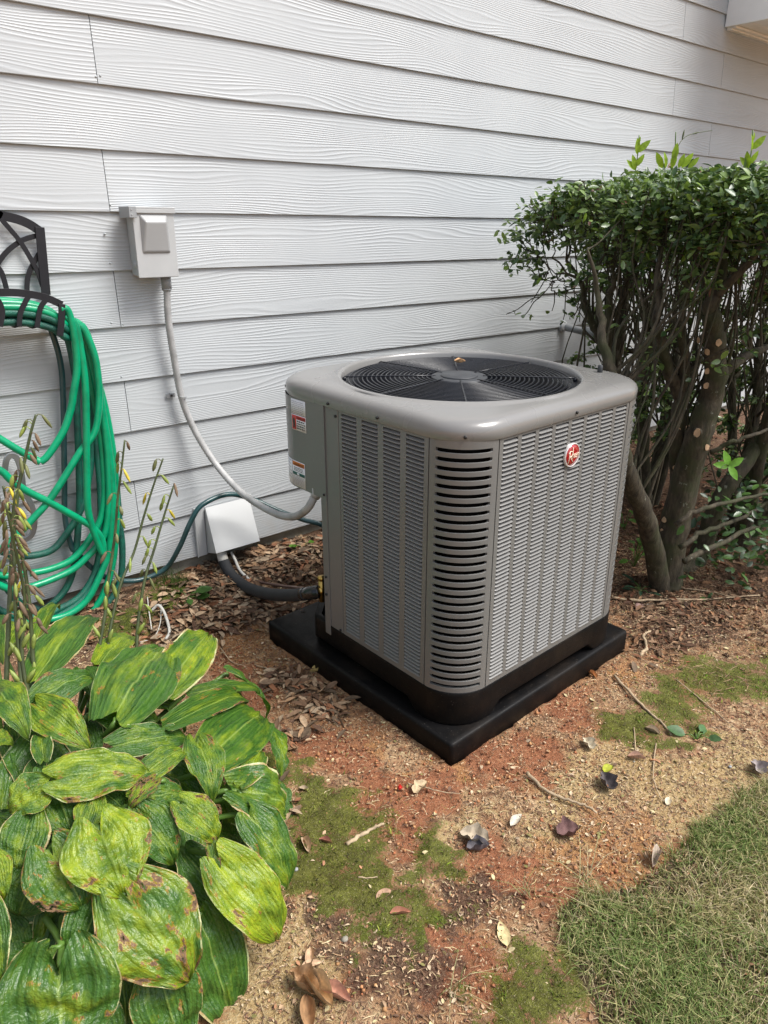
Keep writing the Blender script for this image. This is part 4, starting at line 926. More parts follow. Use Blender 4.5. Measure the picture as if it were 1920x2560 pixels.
LV = [ # (zoom, base, tip, width px(zoom), lift, options)
 (1, (205,440),(520,140),215, .00, dict(col=(.28,.15,.8), fold=.10, arch=.12)),
 (1, (185,270),(325,55),85, -.02, dict(col=(.45,.3,1), fold=.9)),
 (1, (560,350),(735,250),150, -.03, dict(col=(.7,.35,.6))),
 (1, (655,610),(905,300),390, .035, dict(col=(.22,.25,.7), fold=-.05, arch=.10, label='broad rounded leaf with yellowish green rim')),
 (1, (930,470),(1150,195),270, .00, dict(col=(.62,.3,1), arch=.08, label='yellow green leaf with torn pale rim')),
 (1, (205,560),(505,440),185, .03, dict(col=(.12,.2,.3), arch=.2)),
 (1, (215,590),(485,810),215, .045, dict(col=(.62,.55,.6), arch=.12, label='leaf with brown scorched edge')),
 (1, (1050,520),(1430,520),85, .00, dict(col=(.25,.2,1), fold=.5, arch=.12)),
 (1, (930,700),(1315,600),150, .03, dict(col=(.2,.2,1), fold=.55, arch=.15)),
 (1, (1150,880),(1420,680),330, .03, dict(col=(.28,.2,.25), arch=.12, fold=.05)),
 (1, (640,810),(1030,775),190, .01, dict(col=(.25,.2,.7))),
 (1, (335,985),(815,960),275, .09, dict(col=(.6,.5,.7), arch=.12, fold=-.05, label='long leaf with orange brown stains')),
 (1, (790,975),(1010,850),150, .06, dict(col=(.5,.3,.7), arch=.2)),
 (1, (1090,800),(1170,1100),215, .06, dict(col=(.4,.3,.8), arch=.2)),
 (1, (1290,1055),(1545,1190),300, .03, dict(col=(.35,.25,1), arch=.22)),
 (1, (1330,1010),(1430,850),150, .05, dict(col=(.4,.2,1), arch=.15)),
 (1, (1500,1010),(1590,1235),150, -.05, dict(col=(.0,.15,1), arch=.1)),
 (1, (230,1045),(50,1165),215, .07, dict(col=(.6,.3,.9), arch=.2)),
 (1, (290,1000),(400,1300),330, .02, dict(col=(.10,.15,1), arch=.12)),
 (1, (240,885),(225,745),110, .03, dict(col=(.3,.1,1), fold=.5)),
 (1, (225,890),(140,1035),95, .0, dict(col=(.0,.05,1))),
 (1, (545,620),(870,640),200, -.02, dict(col=(.05,.05,1), arch=.05)),
 (1, (-20,510),(150,750),210, .04, dict(col=(.45,.2,.7), arch=.2)),
 (1, (560,1050),(700,1180),190, .02, dict(col=(.1,.1,.8))),
 (1, (850,1000),(715,1145),110, .09, dict(col=(.5,1.0,.7), fold=.5, label='shrivelled brown leaf end')),
 (1, (760,1110),(1010,1080),210, .05, dict(col=(.3,.5,1), arch=.15)),
 (1, (-40,760),(70,790),90, .03, dict(col=(.6,.3,.7))),
 (1, (470,400),(560,560),170, -.05, dict(col=(.1,.2,.4))),
 (1, (0,300),(120,150),150, -.04, dict(col=(.35,.2,.7))),
 (1, (-60,120),(10,340),150, -.02, dict(col=(.35,.2,.7))),
 (2, (560,185),(690,525),420, .13, dict(col=(.75,.45,.7), arch=.10, fold=.05, label='heart shaped yellow green leaf with brown hole')),
 (2, (300,315),(455,590),380, .08, dict(col=(.35,.75,.6), arch=.15, label='ragged leaf with torn brown lower edge')),
 (2, (715,550),(1040,985),470, .10, dict(col=(.52,.78,.8), arch=.14, fold=-.05, label='large leaf riddled with brown holes')),
 (2, (1215,350),(1520,755),320, .08, dict(col=(.85,.3,.9), arch=.20, fold=.05, label='bright yellow green drooping leaf')),
 (2, (1390,110),(1580,480),270, .05, dict(col=(.35,.2,1), arch=.15)),
 (2, (1010,30),(1190,230),200, .10, dict(col=(.65,.5,1), arch=.25)),
 (2, (770,90),(960,340),250, .06, dict(col=(.2,.3,.8), arch=.15)),
 (2, (560,520),(415,910),270, .04, dict(col=(.0,.15,1), arch=.12)),
 (2, (1110,680),(1260,1225),345, .00, dict(col=(.0,.25,1), arch=.08, label='grey green low leaf dusted with dry grass')),
 (2, (325,960),(350,1400),560, .10, dict(col=(.22,.15,1), arch=.08, fold=.08, label='big bottom leaf with broad white margin')),
 (2, (650,780),(710,1330),250, -.02, dict(col=(.0,.1,.6), arch=.05)),
 (2, (880,960),(1000,1380),310, .03, dict(col=(.0,.3,1), arch=.10)),
 (2, (-50,600),(10,1000),170, .10, dict(col=(.2,.1,1), fold=.2)),
 (2, (250,840),(-10,1110),150, .06, dict(col=(.25,.1,1), fold=.3)),
 (2, (-60,330),(15,545),170, .10, dict(col=(.75,.35,.8))),
 (2, (190,430),(100,640),270, .01, dict(col=(.0,.1,1))),
 (2, (160,120),(95,400),240, .05, dict(col=(.3,.2,1))),
 (2, (660,740),(840,885),190, .02, dict(col=(.05,.1,1))),
 (2, (1040,320),(1270,680),230, -.02, dict(col=(.0,.1,1))),
 (2, (590,790),(570,1000),75, .03, dict(col=(.3,1.1,.2), fold=.8, label='dried brown curled leaf')),
 (2, (1150,190),(1190,455),75, .08, dict(col=(.3,.9,.8), fold=.9)),
 (2, (420,1160),(560,1480),330, -.02, dict(col=(.1,.1,1))),
 (2, (100,1150),(-60,1420),330, .02, dict(col=(.2,.1,1))),
 (2, (480,130),(540,-60),150, .06, dict(col=(.6,.4,.7))),
 (2, (40,700),(120,900),180, -.08, dict(col=(.0,.0,.8))),
 (2, (820,700),(760,960),220, -.08, dict(col=(.0,.0,.8))),
 (2, (300,600),(230,850),230, -.10, dict(col=(.0,.0,.8))),
 (1, (420,700),(520,900),210, -.10, dict(col=(.0,.0,.8))),
 (1, (60,900),(120,1080),200, -.10, dict(col=(.0,.0,.8))),
 (1, (880,1050),(960,1180),200, -.08, dict(col=(.0,.0,.8))),
 (1, (120,480),(60,640),160, -.06, dict(col=(.05,.1,.8))),
]
for zi, b, t, wpx, lift, opt in LV:
    zf = z1 if zi == 1 else z2
    (Pb, nb), (Pt, nt_) = mound(*zf(*b), 1+lift*1.2), mound(*zf(*t), 1+lift*1.2)
    c3 = (Pb+Pt)/2; dist = np.linalg.norm(c3-CAM); wm = wpx/2.212*dist/FPX*1.03; ext = (Pt-Pb)*.05; Pt = Pt+ext; Pb = Pb-ext*.6
    Pt = Pt.copy(); tc = (CAM-Pt)/np.linalg.norm(CAM-Pt); vcam = (CAM-c3)/dist
    Pt = Pt - tc*0.02
    if opt.get('col') and random.random() < .62: opt = {**opt, 'col': (opt['col'][0], opt['col'][1]+.12, opt['col'][2]*.55)}
    N_ = nb*.35+nt_*.3+vcam*.55+np.array([0, 0, .25])+rng.normal(0, .08, 3)
    hosta_leaf(Pb, Pt, N_, wm, **{**dict(arch=.14, fold=.12), **opt})
for k in range(46):
    px, py = random.uniform(-40, 690), random.uniform(1640, 2560); (Pb, nb) = mound(px, py, .86); a = random.uniform(0, 6.28); t_ = np.array([math.cos(a), math.sin(a), 0]); t_ = t_*.6+(Pb-HC)*[1.6, 1.6, 0]; t_ = t_-nb*(t_@nb); t_ /= np.linalg.norm(t_)
    hosta_leaf(Pb-t_*.05, Pb+t_*random.uniform(.09, .15)-np.array([0, 0, .02]), nb+rng.normal(0, .25, 3)+np.array([0, 0, .3]), random.uniform(.09, .15), arch=.15, fold=random.uniform(.05, .3), col=(random.uniform(0, .3), random.uniform(0, .25), random.uniform(.2, 1)))
# flower scapes with seed pods
def pod(m, P, dirv, L, r, n=7):
    dirv = dirv/np.linalg.norm(dirv); ps = [P+dirv*L*t for t in (0, .15, .4, .7, .92, 1)]; m.tube(ps, [.0012, r*.75, r, r*.95, r*.45, .0008], n)
m_podg = [simple('green_seed_pod', (0.20, 0.25, 0.05), 0.5, 0.3, 60), simple('dull_seed_pod', (0.12, 0.13, 0.045), 0.55, 0.3, 60), simple('yellow_seed_pod', (0.50, 0.40, 0.03), 0.5, 0.25, 60), simple('brown_husk', (0.15, 0.10, 0.06), 0.75, 0.3, 60)]
def scape(pts, podz, seed, husk=0.15, r0=.0052):
    rs = random.Random(seed); P = catmull([at(x, y, Y) for x, y, Y in pts], 8); n = len(P)
    m = M(); m.tube(P, [r0*(.45+.55*i/(n-1)) for i in range(n)], 8); o = m.build('flower_stalk', m_stem, hp)
    for k in range(podz):
        i = int((.02+.62*k/podz)*n); p = P[i]; a = rs.uniform(0, 6.28); side = RGT*math.cos(a)*1.0+FWD*math.sin(a)*.5; side = side/np.linalg.norm(side)
        st_ = p+side*.014+np.array([0, 0, .006]); m = M(); m.tube([p, p+side*.007+np.array([0, 0, .007]), st_], [.0014, .0011, .001], 5)
        L = rs.uniform(.024, .038); dv = side*.45+np.array([0, 0, -1.0])+np.array([rs.uniform(-.2, .2), 0, 0])
        pod(m, st_, dv, L, rs.uniform(.0036, .0050)); mt = m_podg[3] if rs.random() < husk else m_podg[rs.choice([0, 0, 0, 1, 1, 2])]
        m.build('seed_pod', mt, o)
    for k in range(4):   # bracts lower down
        i = int((.62+.08*k)*n); p = P[min(i, n-1)]; a = rs.uniform(0, 6.28); side = RGT*math.cos(a)+FWD*.3; m = M(); pod(m, p, side*.6+np.array([0, 0, .9]), .04, .006, 4); m.build('bract', m_podg[0], o)
    return o
scape([(90, 1036, -.80), (75, 1090, -.80), (60, 1160, -.80), (46, 1219, -.81), (38, 1300, -.82), (28, 1420, -.85), (20, 1600, -.90), (15, 1760, -.95), (20, 1900, -1.0)], 22, 1, .45, .0062)
scape([(8, 1215, -.84), (28, 1300, -.84), (52, 1380, -.85), (66, 1450, -.86), (76, 1540, -.88), (82, 1640, -.9), (95, 1760, -.95), (112, 1900, -1.0)], 22, 2, .6, .006)
scape([(38, 1230, -.88), (30, 1320, -.88), (36, 1420, -.9), (40, 1540, -.92), (50, 1660, -.95), (60, 1800, -1.0)], 18, 3, .55, .0055)
scape([(312, 1100, -.74), (304, 1170, -.745), (294, 1250, -.75), (287, 1340, -.76), (270, 1460, -.78), (262, 1540, -.80), (240, 1660, -.84), (215, 1790, -.90)], 12, 4, .08)
scape([(408, 1146, -.72), (385, 1210, -.725), (360, 1290, -.73), (335, 1380, -.74), (302, 1460, -.77), (278, 1560, -.80), (262, 1660, -.84), (230, 1780, -.90)], 7, 5, .1, .0048)
scape([(434, 1215, -.72), (410, 1290, -.73), (385, 1375, -.74), (362, 1450, -.76), (345, 1560, -.79), (338, 1680, -.84), (318, 1830, -.90)], 14, 6, .1)
scape([(14, 1260, -.95), (40, 1380, -.93), (62, 1500, -.93), (55, 1640, -.95), (80, 1780, -1.0)], 15, 7, .6, .005)

# ================================================================== SHRUBS
def leafgeo():
    # small pointed oval, folded: 4 x 2 quads along x
    us = [0, .2, .5, .8, 1.0]; wd = [.06, .36, .46, .28, .02]; vs = []; fs = []
    for u, w_ in zip(us, wd):
        for s_ in (-1, 0, 1): vs.append((u, s_*w_*.5*1.05, abs(s_)*w_*.14-0.12*u*u))
    for i in range(4):
        for j in range(2): a = i*3+j; fs.append((a, a+1, a+4, a+3))
    return np.array(vs), np.array(fs)
LG, LF = leafgeo()
def scatter_leaves(name, mat, P, X, N, S, Ccol, parent=None, wk=1.0, kind='stuff', loc=None):
    n = len(P); X = X/np.linalg.norm(X, axis=1)[:, None]; N = N-X*np.sum(N*X, 1)[:, None]; N /= np.linalg.norm(N, axis=1)[:, None]; Y = np.cross(N, X)
    V = P[:, None, :]+S[:, None, None]*(LG[None, :, 0, None]*X[:, None, :]+wk*LG[None, :, 1, None]*Y[:, None, :]+LG[None, :, 2, None]*N[:, None, :])
    F_ = (LF[None]+(np.arange(n)*len(LG))[:, None, None]).reshape(-1, 4)
    off = np.zeros(3)
    if parent is not None: off = np.array(parent.location)
    if loc is not None: off = np.array(loc)
    me = bpy.data.meshes.new(name); me.from_pydata((V.reshape(-1, 3)-off).tolist(), [], F_.tolist()); me.polygons.foreach_set('use_smooth', [True]*len(F_))
    cc = np.repeat(Ccol, len(LG), 0); a = me.color_attributes.new('Col', 'FLOAT_COLOR', 'POINT'); a.data.foreach_set('color', np.concatenate([cc, np.ones((len(cc), 1))], 1).astype(np.float32).ravel())
    me.materials.append(mat); o = bpy.data.objects.new(name, me); C.objects.link(o); o.parent = parent
    if loc is not None: o.location = loc
    if kind: o['kind'] = kind
    return o
def hedge_top(x, y):  # clipped upper surface
    return 1.63 - .10*float(sstep(-.75, -.45, y)) + .03*math.sin(x*5)+.02*noise.noise(Vector((x*6, y*6, 0)))
def grow(m, p, d, targets, r, rs, tips, depth=0):
    n = len(targets)
    T = np.array(targets); cen = T.mean(0)
    if n <= 1:
        t = T[0]; L = np.linalg.norm(t-p); a = p+(t-p)*.35+rs.normal(0, .03, 3)*L*2; b = p+(t-p)*.7+rs.normal(0, .03, 3)*L*1.5
        q_ = catmull([p, a, b, t], 3); m.tube(q_, list(np.linspace(max(r, .0024), .0017, len(q_))), 5, False); tips.append((t, (t-b)/max(np.linalg.norm(t-b), 1e-6))); tips.append((b, (t-b)/max(np.linalg.norm(t-b), 1e-6))); return
    k = rs.uniform(.22, .42) if depth else rs.uniform(.1, .25)
    q = p+(cen-p)*k+d*np.linalg.norm(cen-p)*.06+rs.normal(0, .018, 3)
    mid = (p+q)/2+rs.normal(0, .010, 3); rn = r
    q_ = catmull([p, mid, q], 3); r1 = max(.0022, r*.86)
    m.tube(q_, list(np.linspace(r, r1, len(q_))), 8 if r > .012 else 6, False)
    ax = rs.normal(0, 1, 3)*np.array([1, 1, .6]); pr = (T-q)@ax; o_ = np.argsort(pr); c = int(n*rs.uniform(.3, .7)); c = min(max(c, 1), n-1)
    for sub in (o_[:c], o_[c:]):
        f = (len(sub)/n)**.46
        grow(m, q, (q-p)/max(np.linalg.norm(q-p), 1e-6), T[sub], r1*f, rs, tips, depth+1)
def shrub(base, stems, tg, label, seed, nleaf, singles=0, cuts=(), leafcol=1.0, lowfrac=.1, xtra=45):
    rs = np.random.default_rng(seed)
    s = thing('shrub', tuple(base), label, 'shrub', 'clipped shrubs beside the cooling unit'); tips = []
    # stems: list of (pts, r0, r1); targets are shared out among stem ends by closeness
    ends = [np.array(st[0][-1]) for st in stems]; T = np.array(tg)
    own = np.argmin([np.linalg.norm((T-e)*np.array([1, 1, .35]), axis=1) for e in ends], axis=0)
    cl = []
    for i, (pts, r0, r1) in enumerate(stems):
        m = M(); q_ = catmull(pts, 6); nn = len(q_)
        q_ = [q+rs.normal(0, .003, 3) for q in q_]; cl += [(q, r0+(r1-r0)*k/(nn-1)) for k, q in enumerate(q_)]
        m.tube(q_, list(np.linspace(r0, r1, nn)), 12, True)
        sub = T[own == i]
        st = m.build('stem', m_bark, s)
        if len(sub):
            bm2 = M(); d_ = q_[-1]-q_[-2]; grow(bm2, np.array(q_[-1]), d_/np.linalg.norm(d_), sub, r1*.9, rs, tips); bm2.build('branches', m_bark, st)
    for (px, py, r) in cuts:
        d = ray(px, py); d = d/np.linalg.norm(d); best = None
        for q, rq in cl:
            t = (q-CAM)@d; e = np.linalg.norm(CAM+d*t-q); sc_ = e-rq
            if best is None or sc_ < best[0]-.001 or (sc_ < .0 and best[0] < .0 and t-rq < best[3]-best[4]): best = (sc_, q, e, t, rq)
        _, q, e, t, rq = best; P = CAM+d*(t-math.sqrt(max(rq*rq-e*e, 0))-.006)
        dv = (P-q)/np.linalg.norm(P-q)*.8-d*.5; dv /= np.linalg.norm(dv)
        m = M(); m.tube([q, P-dv*.012, P], [r*1.1, r*1.5, r*1.02], 10, False); st = m.build('pruned_stub', m_bark, s)
        m = M(); nn = 11; ax_ = np.cross(dv, [0, 0, 1.0]); ax_ /= np.linalg.norm(ax_); ay_ = np.cross(ax_, dv)
        ring_ = [P+(ax_*math.cos(2*math.pi*k/nn)*rs.uniform(.75, 1.1)+ay_*math.sin(2*math.pi*k/nn)*rs.uniform(.95, 1.4))*r*.98 for k in range(nn)]
        m.loft([[p-dv*.003 for p in ring_], [p+dv*.0008 for p in ring_]], True, False, True, False); m.build('cut_face', m_cut, st)
    if xtra:
        bm3 = M(); zl = [(q, r_) for q, r_ in cl if .35 < q[2] < 1.15]; T2 = T[T[:, 2] > 1.2]
        for k in range(xtra):
            q, r_ = zl[rs.integers(len(zl))]; c_ = T2[np.argsort(np.linalg.norm((T2-q)*np.array([1, 1, .1]), axis=1))[rs.integers(0, min(len(T2), 60))]]
            m1 = q+(c_-q)*.33+rs.normal(0, .035, 3)+np.array([(c_-q)[0]*.15, (c_-q)[1]*.15, 0]); m2 = q+(c_-q)*.68+rs.normal(0, .025, 3)+np.array([(c_-q)[0]*.1, (c_-q)[1]*.1, 0]); r9 = rs.uniform(.003, .0075)
            Q = catmull([q, m1, m2, c_], 5); bm3.tube(Q, list(np.linspace(r9, .0018, len(Q))), 6, False); tips.append((c_, (c_-m2)/np.linalg.norm(c_-m2)))
        bm3.build('thin_branches', m_bark, s)
    # leaves around the tips
    tp = np.array([t for t, d in tips]); td = np.array([d for t, d in tips])
    w_ = np.where(tp[:, 2] > 1.28, 1.0, lowfrac); w_ /= w_.sum()
    ii = rs.choice(len(tp), nleaf, p=w_); P = tp[ii]+rs.normal(0, 1, (nleaf, 3))*np.array([.022, .022, .016])*np.where(tp[ii, 2] > 1.3, 1.3, .6)[:, None]
    top = np.array([hedge_top(a, b) for a, b in P[:, :2]]); P[:, 2] = np.minimum(P[:, 2], top+rs.uniform(-.05, .012, nleaf))
    X = td[ii]*.5+rs.normal(0, 1, (nleaf, 3))*np.array([1, 1, .5]); N = rs.normal(0, .55, (nleaf, 3))+np.array([-.15, -.25, 1.0])
    S = rs.uniform(.020, .038, nleaf)
    g = rs.uniform(0, 1, (nleaf, 1)); lo = np.array([.036, .080, .024]); hi = np.array([.19, .28, .07]); col = lo+(hi-lo)*g**1.6
    yb = rs.random(nleaf) < .04; col[yb] = np.array([.16, .26, .03]); rb = rs.random(nleaf) < .012; col[rb] = np.array([.20, .10, .06])
    if singles:
        # the leaves nearest the viewer stand as parts of their own
        dd = np.linalg.norm(P-CAM, axis=1)-P[:, 2]*.4; near = np.argsort(dd)[:singles]; mask = np.ones(nleaf, bool); mask[near] = False
        mats = [simple('shrub_leaf_dark', (.04, .09, .024), .36, .25, 40, coat=.12), simple('shrub_leaf_mid', (.08, .15, .035), .36, .25, 40, coat=.12), simple('shrub_leaf_light', (.16, .24, .05), .32, .25, 40, coat=.3)]
        meshes = []
        for mt in mats:
            me = bpy.data.meshes.new('leaf'); me.from_pydata(LG.tolist(), [], LF.tolist()); me.polygons.foreach_set('use_smooth', [True]*len(LF)); me.materials.append(mt); meshes.append(me)
        for a in near:
            x_ = X[a]/np.linalg.norm(X[a]); n_ = N[a]-x_*(N[a]@x_); n_ /= np.linalg.norm(n_); y_ = np.cross(n_, x_); o = bpy.data.objects.new('leaf', meshes[int(g[a, 0]*2.99)]); C.objects.link(o); o.parent = s
            Lc = P[a]-np.array(base); S_ = S[a]
            o.matrix_local = Matrix(((x_[0]*S_, y_[0]*S_, n_[0]*S_, Lc[0]), (x_[1]*S_, y_[1]*S_, n_[1]*S_, Lc[1]), (x_[2]*S_, y_[2]*S_, n_[2]*S_, Lc[2]), (0, 0, 0, 1)))
        P, X, N, S, col = P[mask], X[mask], N[mask], S[mask], col[mask]
    scatter_leaves('foliage', m_leafm, P, X, N, S, col, s)
    return s
def targets(n, xr, yr, zlo, rs, low=0.12, sx=2.0):
    out = []
    while len(out) < n:
        x = rs.uniform(*xr); y = rs.uniform(*yr); tz = hedge_top(x, y)
        z = tz-rs.exponential(.075)-.015 if rs.random() > low else rs.uniform(zlo, tz-.15)
        if z < zlo: continue
        out.append((x, y, z))
    return out
rs_ = np.random.default_rng(3)
b1 = gr(1665, 1462)
SB = lambda px, py, Y: at(px, py, Y)
y1 = b1[1]
st1 = [([b1+np.array([-.02, .0, -.05]), SB(1625, 1330, y1-.0), SB(1575, 1200, y1-.02), SB(1545, 1080, y1-.02), SB(1535, 960, y1+.05), SB(1510, 860, y1+.1), SB(1497, 740, y1+.16), SB(1470, 620, y1+.18)], .042, .004),
       ([b1+np.array([.0, .0, -.05]), SB(1680, 1340, y1), SB(1715, 1200, y1-.02), SB(1745, 1090, y1-.05), SB(1782, 980, y1-.07), SB(1790, 860, y1-.08), SB(1775, 780, y1-.08)], .062, .030),
       ([SB(1700, 1240, y1+.02), SB(1690, 1120, y1+.03), SB(1700, 1000, y1+.03), SB(1665, 900, y1+.05), SB(1640, 800, y1+.05)], .034, .016),
       ([SB(1700, 1000, y1+.03), SB(1712, 900, y1), SB(1700, 800, y1-.02)], .020, .012),
       ([b1+np.array([.03, .0, -.05]), SB(1740, 1400, y1+.03), SB(1800, 1250, y1), SB(1880, 1130, y1-.03), SB(1960, 1000, y1-.05), SB(2010, 880, y1-.05)], .045, .020),
       ([SB(1785, 960, y1-.07), SB(1850, 900, y1-.1), SB(1930, 860, y1-.1)], .022, .012)]
tg1 = targets(300, (2.27, 2.95), (-1.62, -.98), .95, rs_, .14)
cuts = [(1697,1075,.0085),(1743,1082,.013),(1768,1118,.0095),(1768,879,.011),(1768,928,.009),(1765,965,.010),(1797,857,.010),(1660,1300,.010),(1655,1328,.009),(1687,1170,.009),(1700,1445,.010),(1746,850,.009)]
shrub(b1, st1, tg1, 'clipped dark green shrub nearest the unit with thick mossy forked trunk', 21, 11500, 300, cuts, lowfrac=.16)
b2 = np.array([2.62, -.72, .11])
st2 = [([b2+np.array([0, 0, -.05]), b2+np.array([-.02, 0, .35]), SB(1528, 930, -.74), SB(1545, 860, -.74), SB(1560, 760, -.74)], .045, .020),
       ([SB(1528, 930, -.74), SB(1505, 860, -.72), SB(1478, 800, -.70), SB(1455, 745, -.68)], .022, .012),
       ([SB(1528, 930, -.75), SB(1520, 850, -.8), SB(1525, 740, -.82)], .020, .012),
       ([b2+np.array([.04, 0, -.05]), b2+np.array([.12, 0, .4]), SB(1620, 880, -.72), SB(1640, 760, -.74)], .035, .016)]
tg2 = targets(240, (2.24, 2.9), (-.98, -.50), 1.1, rs_, .07) + [tuple(at(px, py, -.58)) for px, py in ((1305, 590), (1315, 640), (1325, 560), (1345, 700), (1340, 610), (1360, 540), (1335, 650))]
shrub(b2, st2, tg2, 'clipped shrub nearer the wall with thin stems fanning over the unit', 22, 5200, 0, lowfrac=.08)
b3 = np.array([3.25, -1.15, .11]); mk = lambda b, dx, dy, h, r: ([b+np.array([dx*.1, dy*.1, -.05]), b+np.array([dx*.5, dy*.5, h*.4]), b+np.array([dx, dy, h])], r, r*.5)
shrub(b3, [mk(b3, -.2, -.1, .7, .04), mk(b3, .1, .1, .8, .04), mk(b3, -.05, .15, .75, .03), mk(b3, .3, -.1, .7, .03)], targets(170, (2.85, 3.7), (-1.65, -.75), .45, rs_, .55), 'dark clipped shrub at the right edge behind the forked trunk', 23, 11000, 0, lowfrac=.8)
b4 = np.array([3.35, -.62, .11])
shrub(b4, [mk(b4, -.25, 0, .8, .04), mk(b4, .15, .05, .8, .04), mk(b4, .0, -.12, .75, .03)], targets(170, (2.8, 3.8), (-.85, -.25), .35, rs_, .6), 'rearmost shrub close to the siding seen between the stems', 24, 9000, 0, lowfrac=.9)
b5 = np.array([4.2, -.95, .11])
shrub(b5, [mk(b5, -.25, 0, .8, .04), mk(b5, .25, .05, .8, .04)], targets(170, (3.6, 4.9), (-1.6, -.2), .25, rs_, .65), 'farthest shrub of the row, only seen as dark leaves between stems', 25, 14000, 0, lowfrac=1.0)
# bright young shoots on top
def shoot(base, leaves, seed, label):
    s = thing('young_shoot', tuple(base), label, 'shoot'); rs = np.random.default_rng(seed)
    m = M(); tip = base+np.array([rs.uniform(-.01, .01), 0, .10]); m.tube(catmull([base-np.array([0, 0, .05]), base+np.array([.004, 0, .04]), tip], 4), .0018, 6); m.build('stem', m_petiole, s)
    for (dx, dz, L, lx, lz) in leaves:
        P = base+np.array([0, 0, dz])+RGT*dx; X = RGT*lx+np.array([0, 0, lz])-FWD*.2; N = -FWD+rs.normal(0, .35, 3)
        o = scatter_leaves('leaf', m_softleaf, P[None], X[None], N[None], np.array([L*.85]), np.array([[.30, .46, .035]])*rs.uniform(.75, 1.1), s, .85, None)
for px, py, Y, sd_, lab in ((1588, 425, -1.02, 1, 'lone bright lime young shoot standing up left on the hedge top'), (1680, 420, -1.12, 2, 'cluster of lime green young leaves in the middle of the hedge top'), (1870, 420, -1.33, 3, 'lime young shoot leaning right at the right end of the hedge top')):
    shoot(at(px, py, Y), [(0, 0, .055, -.35, 1), (0, .01, .05, .6, .9), (0, .045, .055, -.1, 1), (0, .05, .06, .75, .7), (0, .0, .05, -.7, .6), (0, .07, .03, .1, 1)] if sd_ != 2 else [(-.03, 0, .06, -.6, .9), (-.02, 0, .055, -.2, .9), (.0, 0, .055, .05, 1), (.03, 0, .06, .6, .9), (.02, 0, .05, .3, 1), (0, .02, .06, .1, 1), (.05, .0, .05, .8, .8)], sd_, lab)
vt2 = M(); P = [at(1680, 425, -1.12), at(1690, 380, -1.12), at(1705, 350, -1.12), at(1730, 335, -1.11), at(1780, 326, -1.1)]
vt2.tube(catmull(P, 6), .0013, 6); pod(vt2, P[2], np.array([.02, 0, .1]), .03, .003, 5); pod(vt2, P[3], np.array([.1, 0, .02]), .04, .003, 5)
o = vt2.build('vine_tendril', m_stem, None, loc=tuple(P[0])); tag(o, 'thin arching tendril rising above the hedge against the siding', 'vine')
# sprig with bright leaves in front of dark stems at right
def sprig(name, base, specs, label, cat, mat=m_softleaf, col=(.10, .22, .02), stem=True, wk=1.0):
    s = thing(name, tuple(base), label, cat)
    for i, (P, X, L, N) in enumerate(specs):
        P = np.array(P); N = np.array(N, float)+rng.normal(0, .1, 3); cc = np.array(col)*rng.uniform(.7, 1.3)
        lf = scatter_leaves('leaf', mat, P[None], np.array(X, float)[None], N[None], np.array([L]), cc[None], s, wk, None)
    if stem:
        m = M(); used = False
        for (P, X, L, N) in specs:
            P = np.array(P); m.tube(catmull([base, (np.array(base)+P)/2+np.array([0, 0, .01]), P], 3), .0015, 5)
        m.build('stem', m_petiole, s)
    return s
c = at(1822, 1165, -1.55)
sprig('bright_sprig', c-np.array([.05, 0, 0]), [(c, RGT*a+UPV*b-FWD*.2, .048, -FWD) for a, b in ((-1, .1), (-.35, 1), (.9, .5), (.5, -.9))], 'four bright green leaves on a twig before the dark stems at right', 'shoot', col=(.13, .30, .03))
# low tangled vine leaves at the lower right
nl_ = 620; P = np.array([gr(rng.uniform(1740, 2050), rng.uniform(1300, 1500)) for _ in range(nl_)]); P[:, 2] += rng.uniform(.0, .42, nl_)**1.0; P[:, :2] += rng.normal(0, .04, (nl_, 2))
keep = P[:, 0] > 2.35; P = P[keep]; nl_ = len(P)
s = thing('creeping_vine', (2.75, -1.5, .11), 'low tangle of dark glossy vine leaves at the right edge below the shrub', 'vine')
scatter_leaves('foliage', m_leafm, P, rng.normal(0, 1, (nl_, 3))*np.array([1, 1, .4]), rng.normal(0, .5, (nl_, 3))+np.array([-.2, -.4, .9]), rng.uniform(.03, .05, nl_), np.array([.022, .055, .016])+rng.uniform(0, 1, (nl_, 1))**2*np.array([.06, .11, .02]), s, 1.1)
m = M()
for i in range(16):
    p = P[rng.integers(nl_)]; q = P[rng.integers(nl_)]
    if np.linalg.norm(p-q) < .7: m.tube(catmull([p, (p+q)/2+np.array([0, 0, rng.uniform(-.05, .12)]), q], 5), .0016, 5, False)
m.build('runners', m_bark, s)
# dead lower branches of the front shrub sweeping right
s = thing('fallen_branch', tuple(gr(1680, 1400)), 'bare dead branches sweeping right from the foot of the trunk', 'branch')
for pl, r in (([(1700, 1370, y1-.1), (1760, 1330, y1-.13), (1840, 1300, y1-.16), (1930, 1250, y1-.2)], .011), ([(1690, 1310, y1-.1), (1760, 1270, y1-.15), (1850, 1250, y1-.2), (1940, 1230, y1-.25)], .010), ([(1710, 1400, y1-.12), (1800, 1360, y1-.17), (1880, 1320, y1-.2), (1960, 1300, y1-.22)], .012), ([(1780, 1130, y1-.1), (1830, 1105, y1-.15), (1900, 1080, y1-.2), (1960, 1060, y1-.2)], .009)):
    m = M(); Q = catmull([at(*p) for p in pl], 5); Q = [q+rng.normal(0, .003, 3) for q in Q]; m.tube(Q, list(np.linspace(r, r*.55, len(Q))), 7); m.build('branch', m_bark, s)
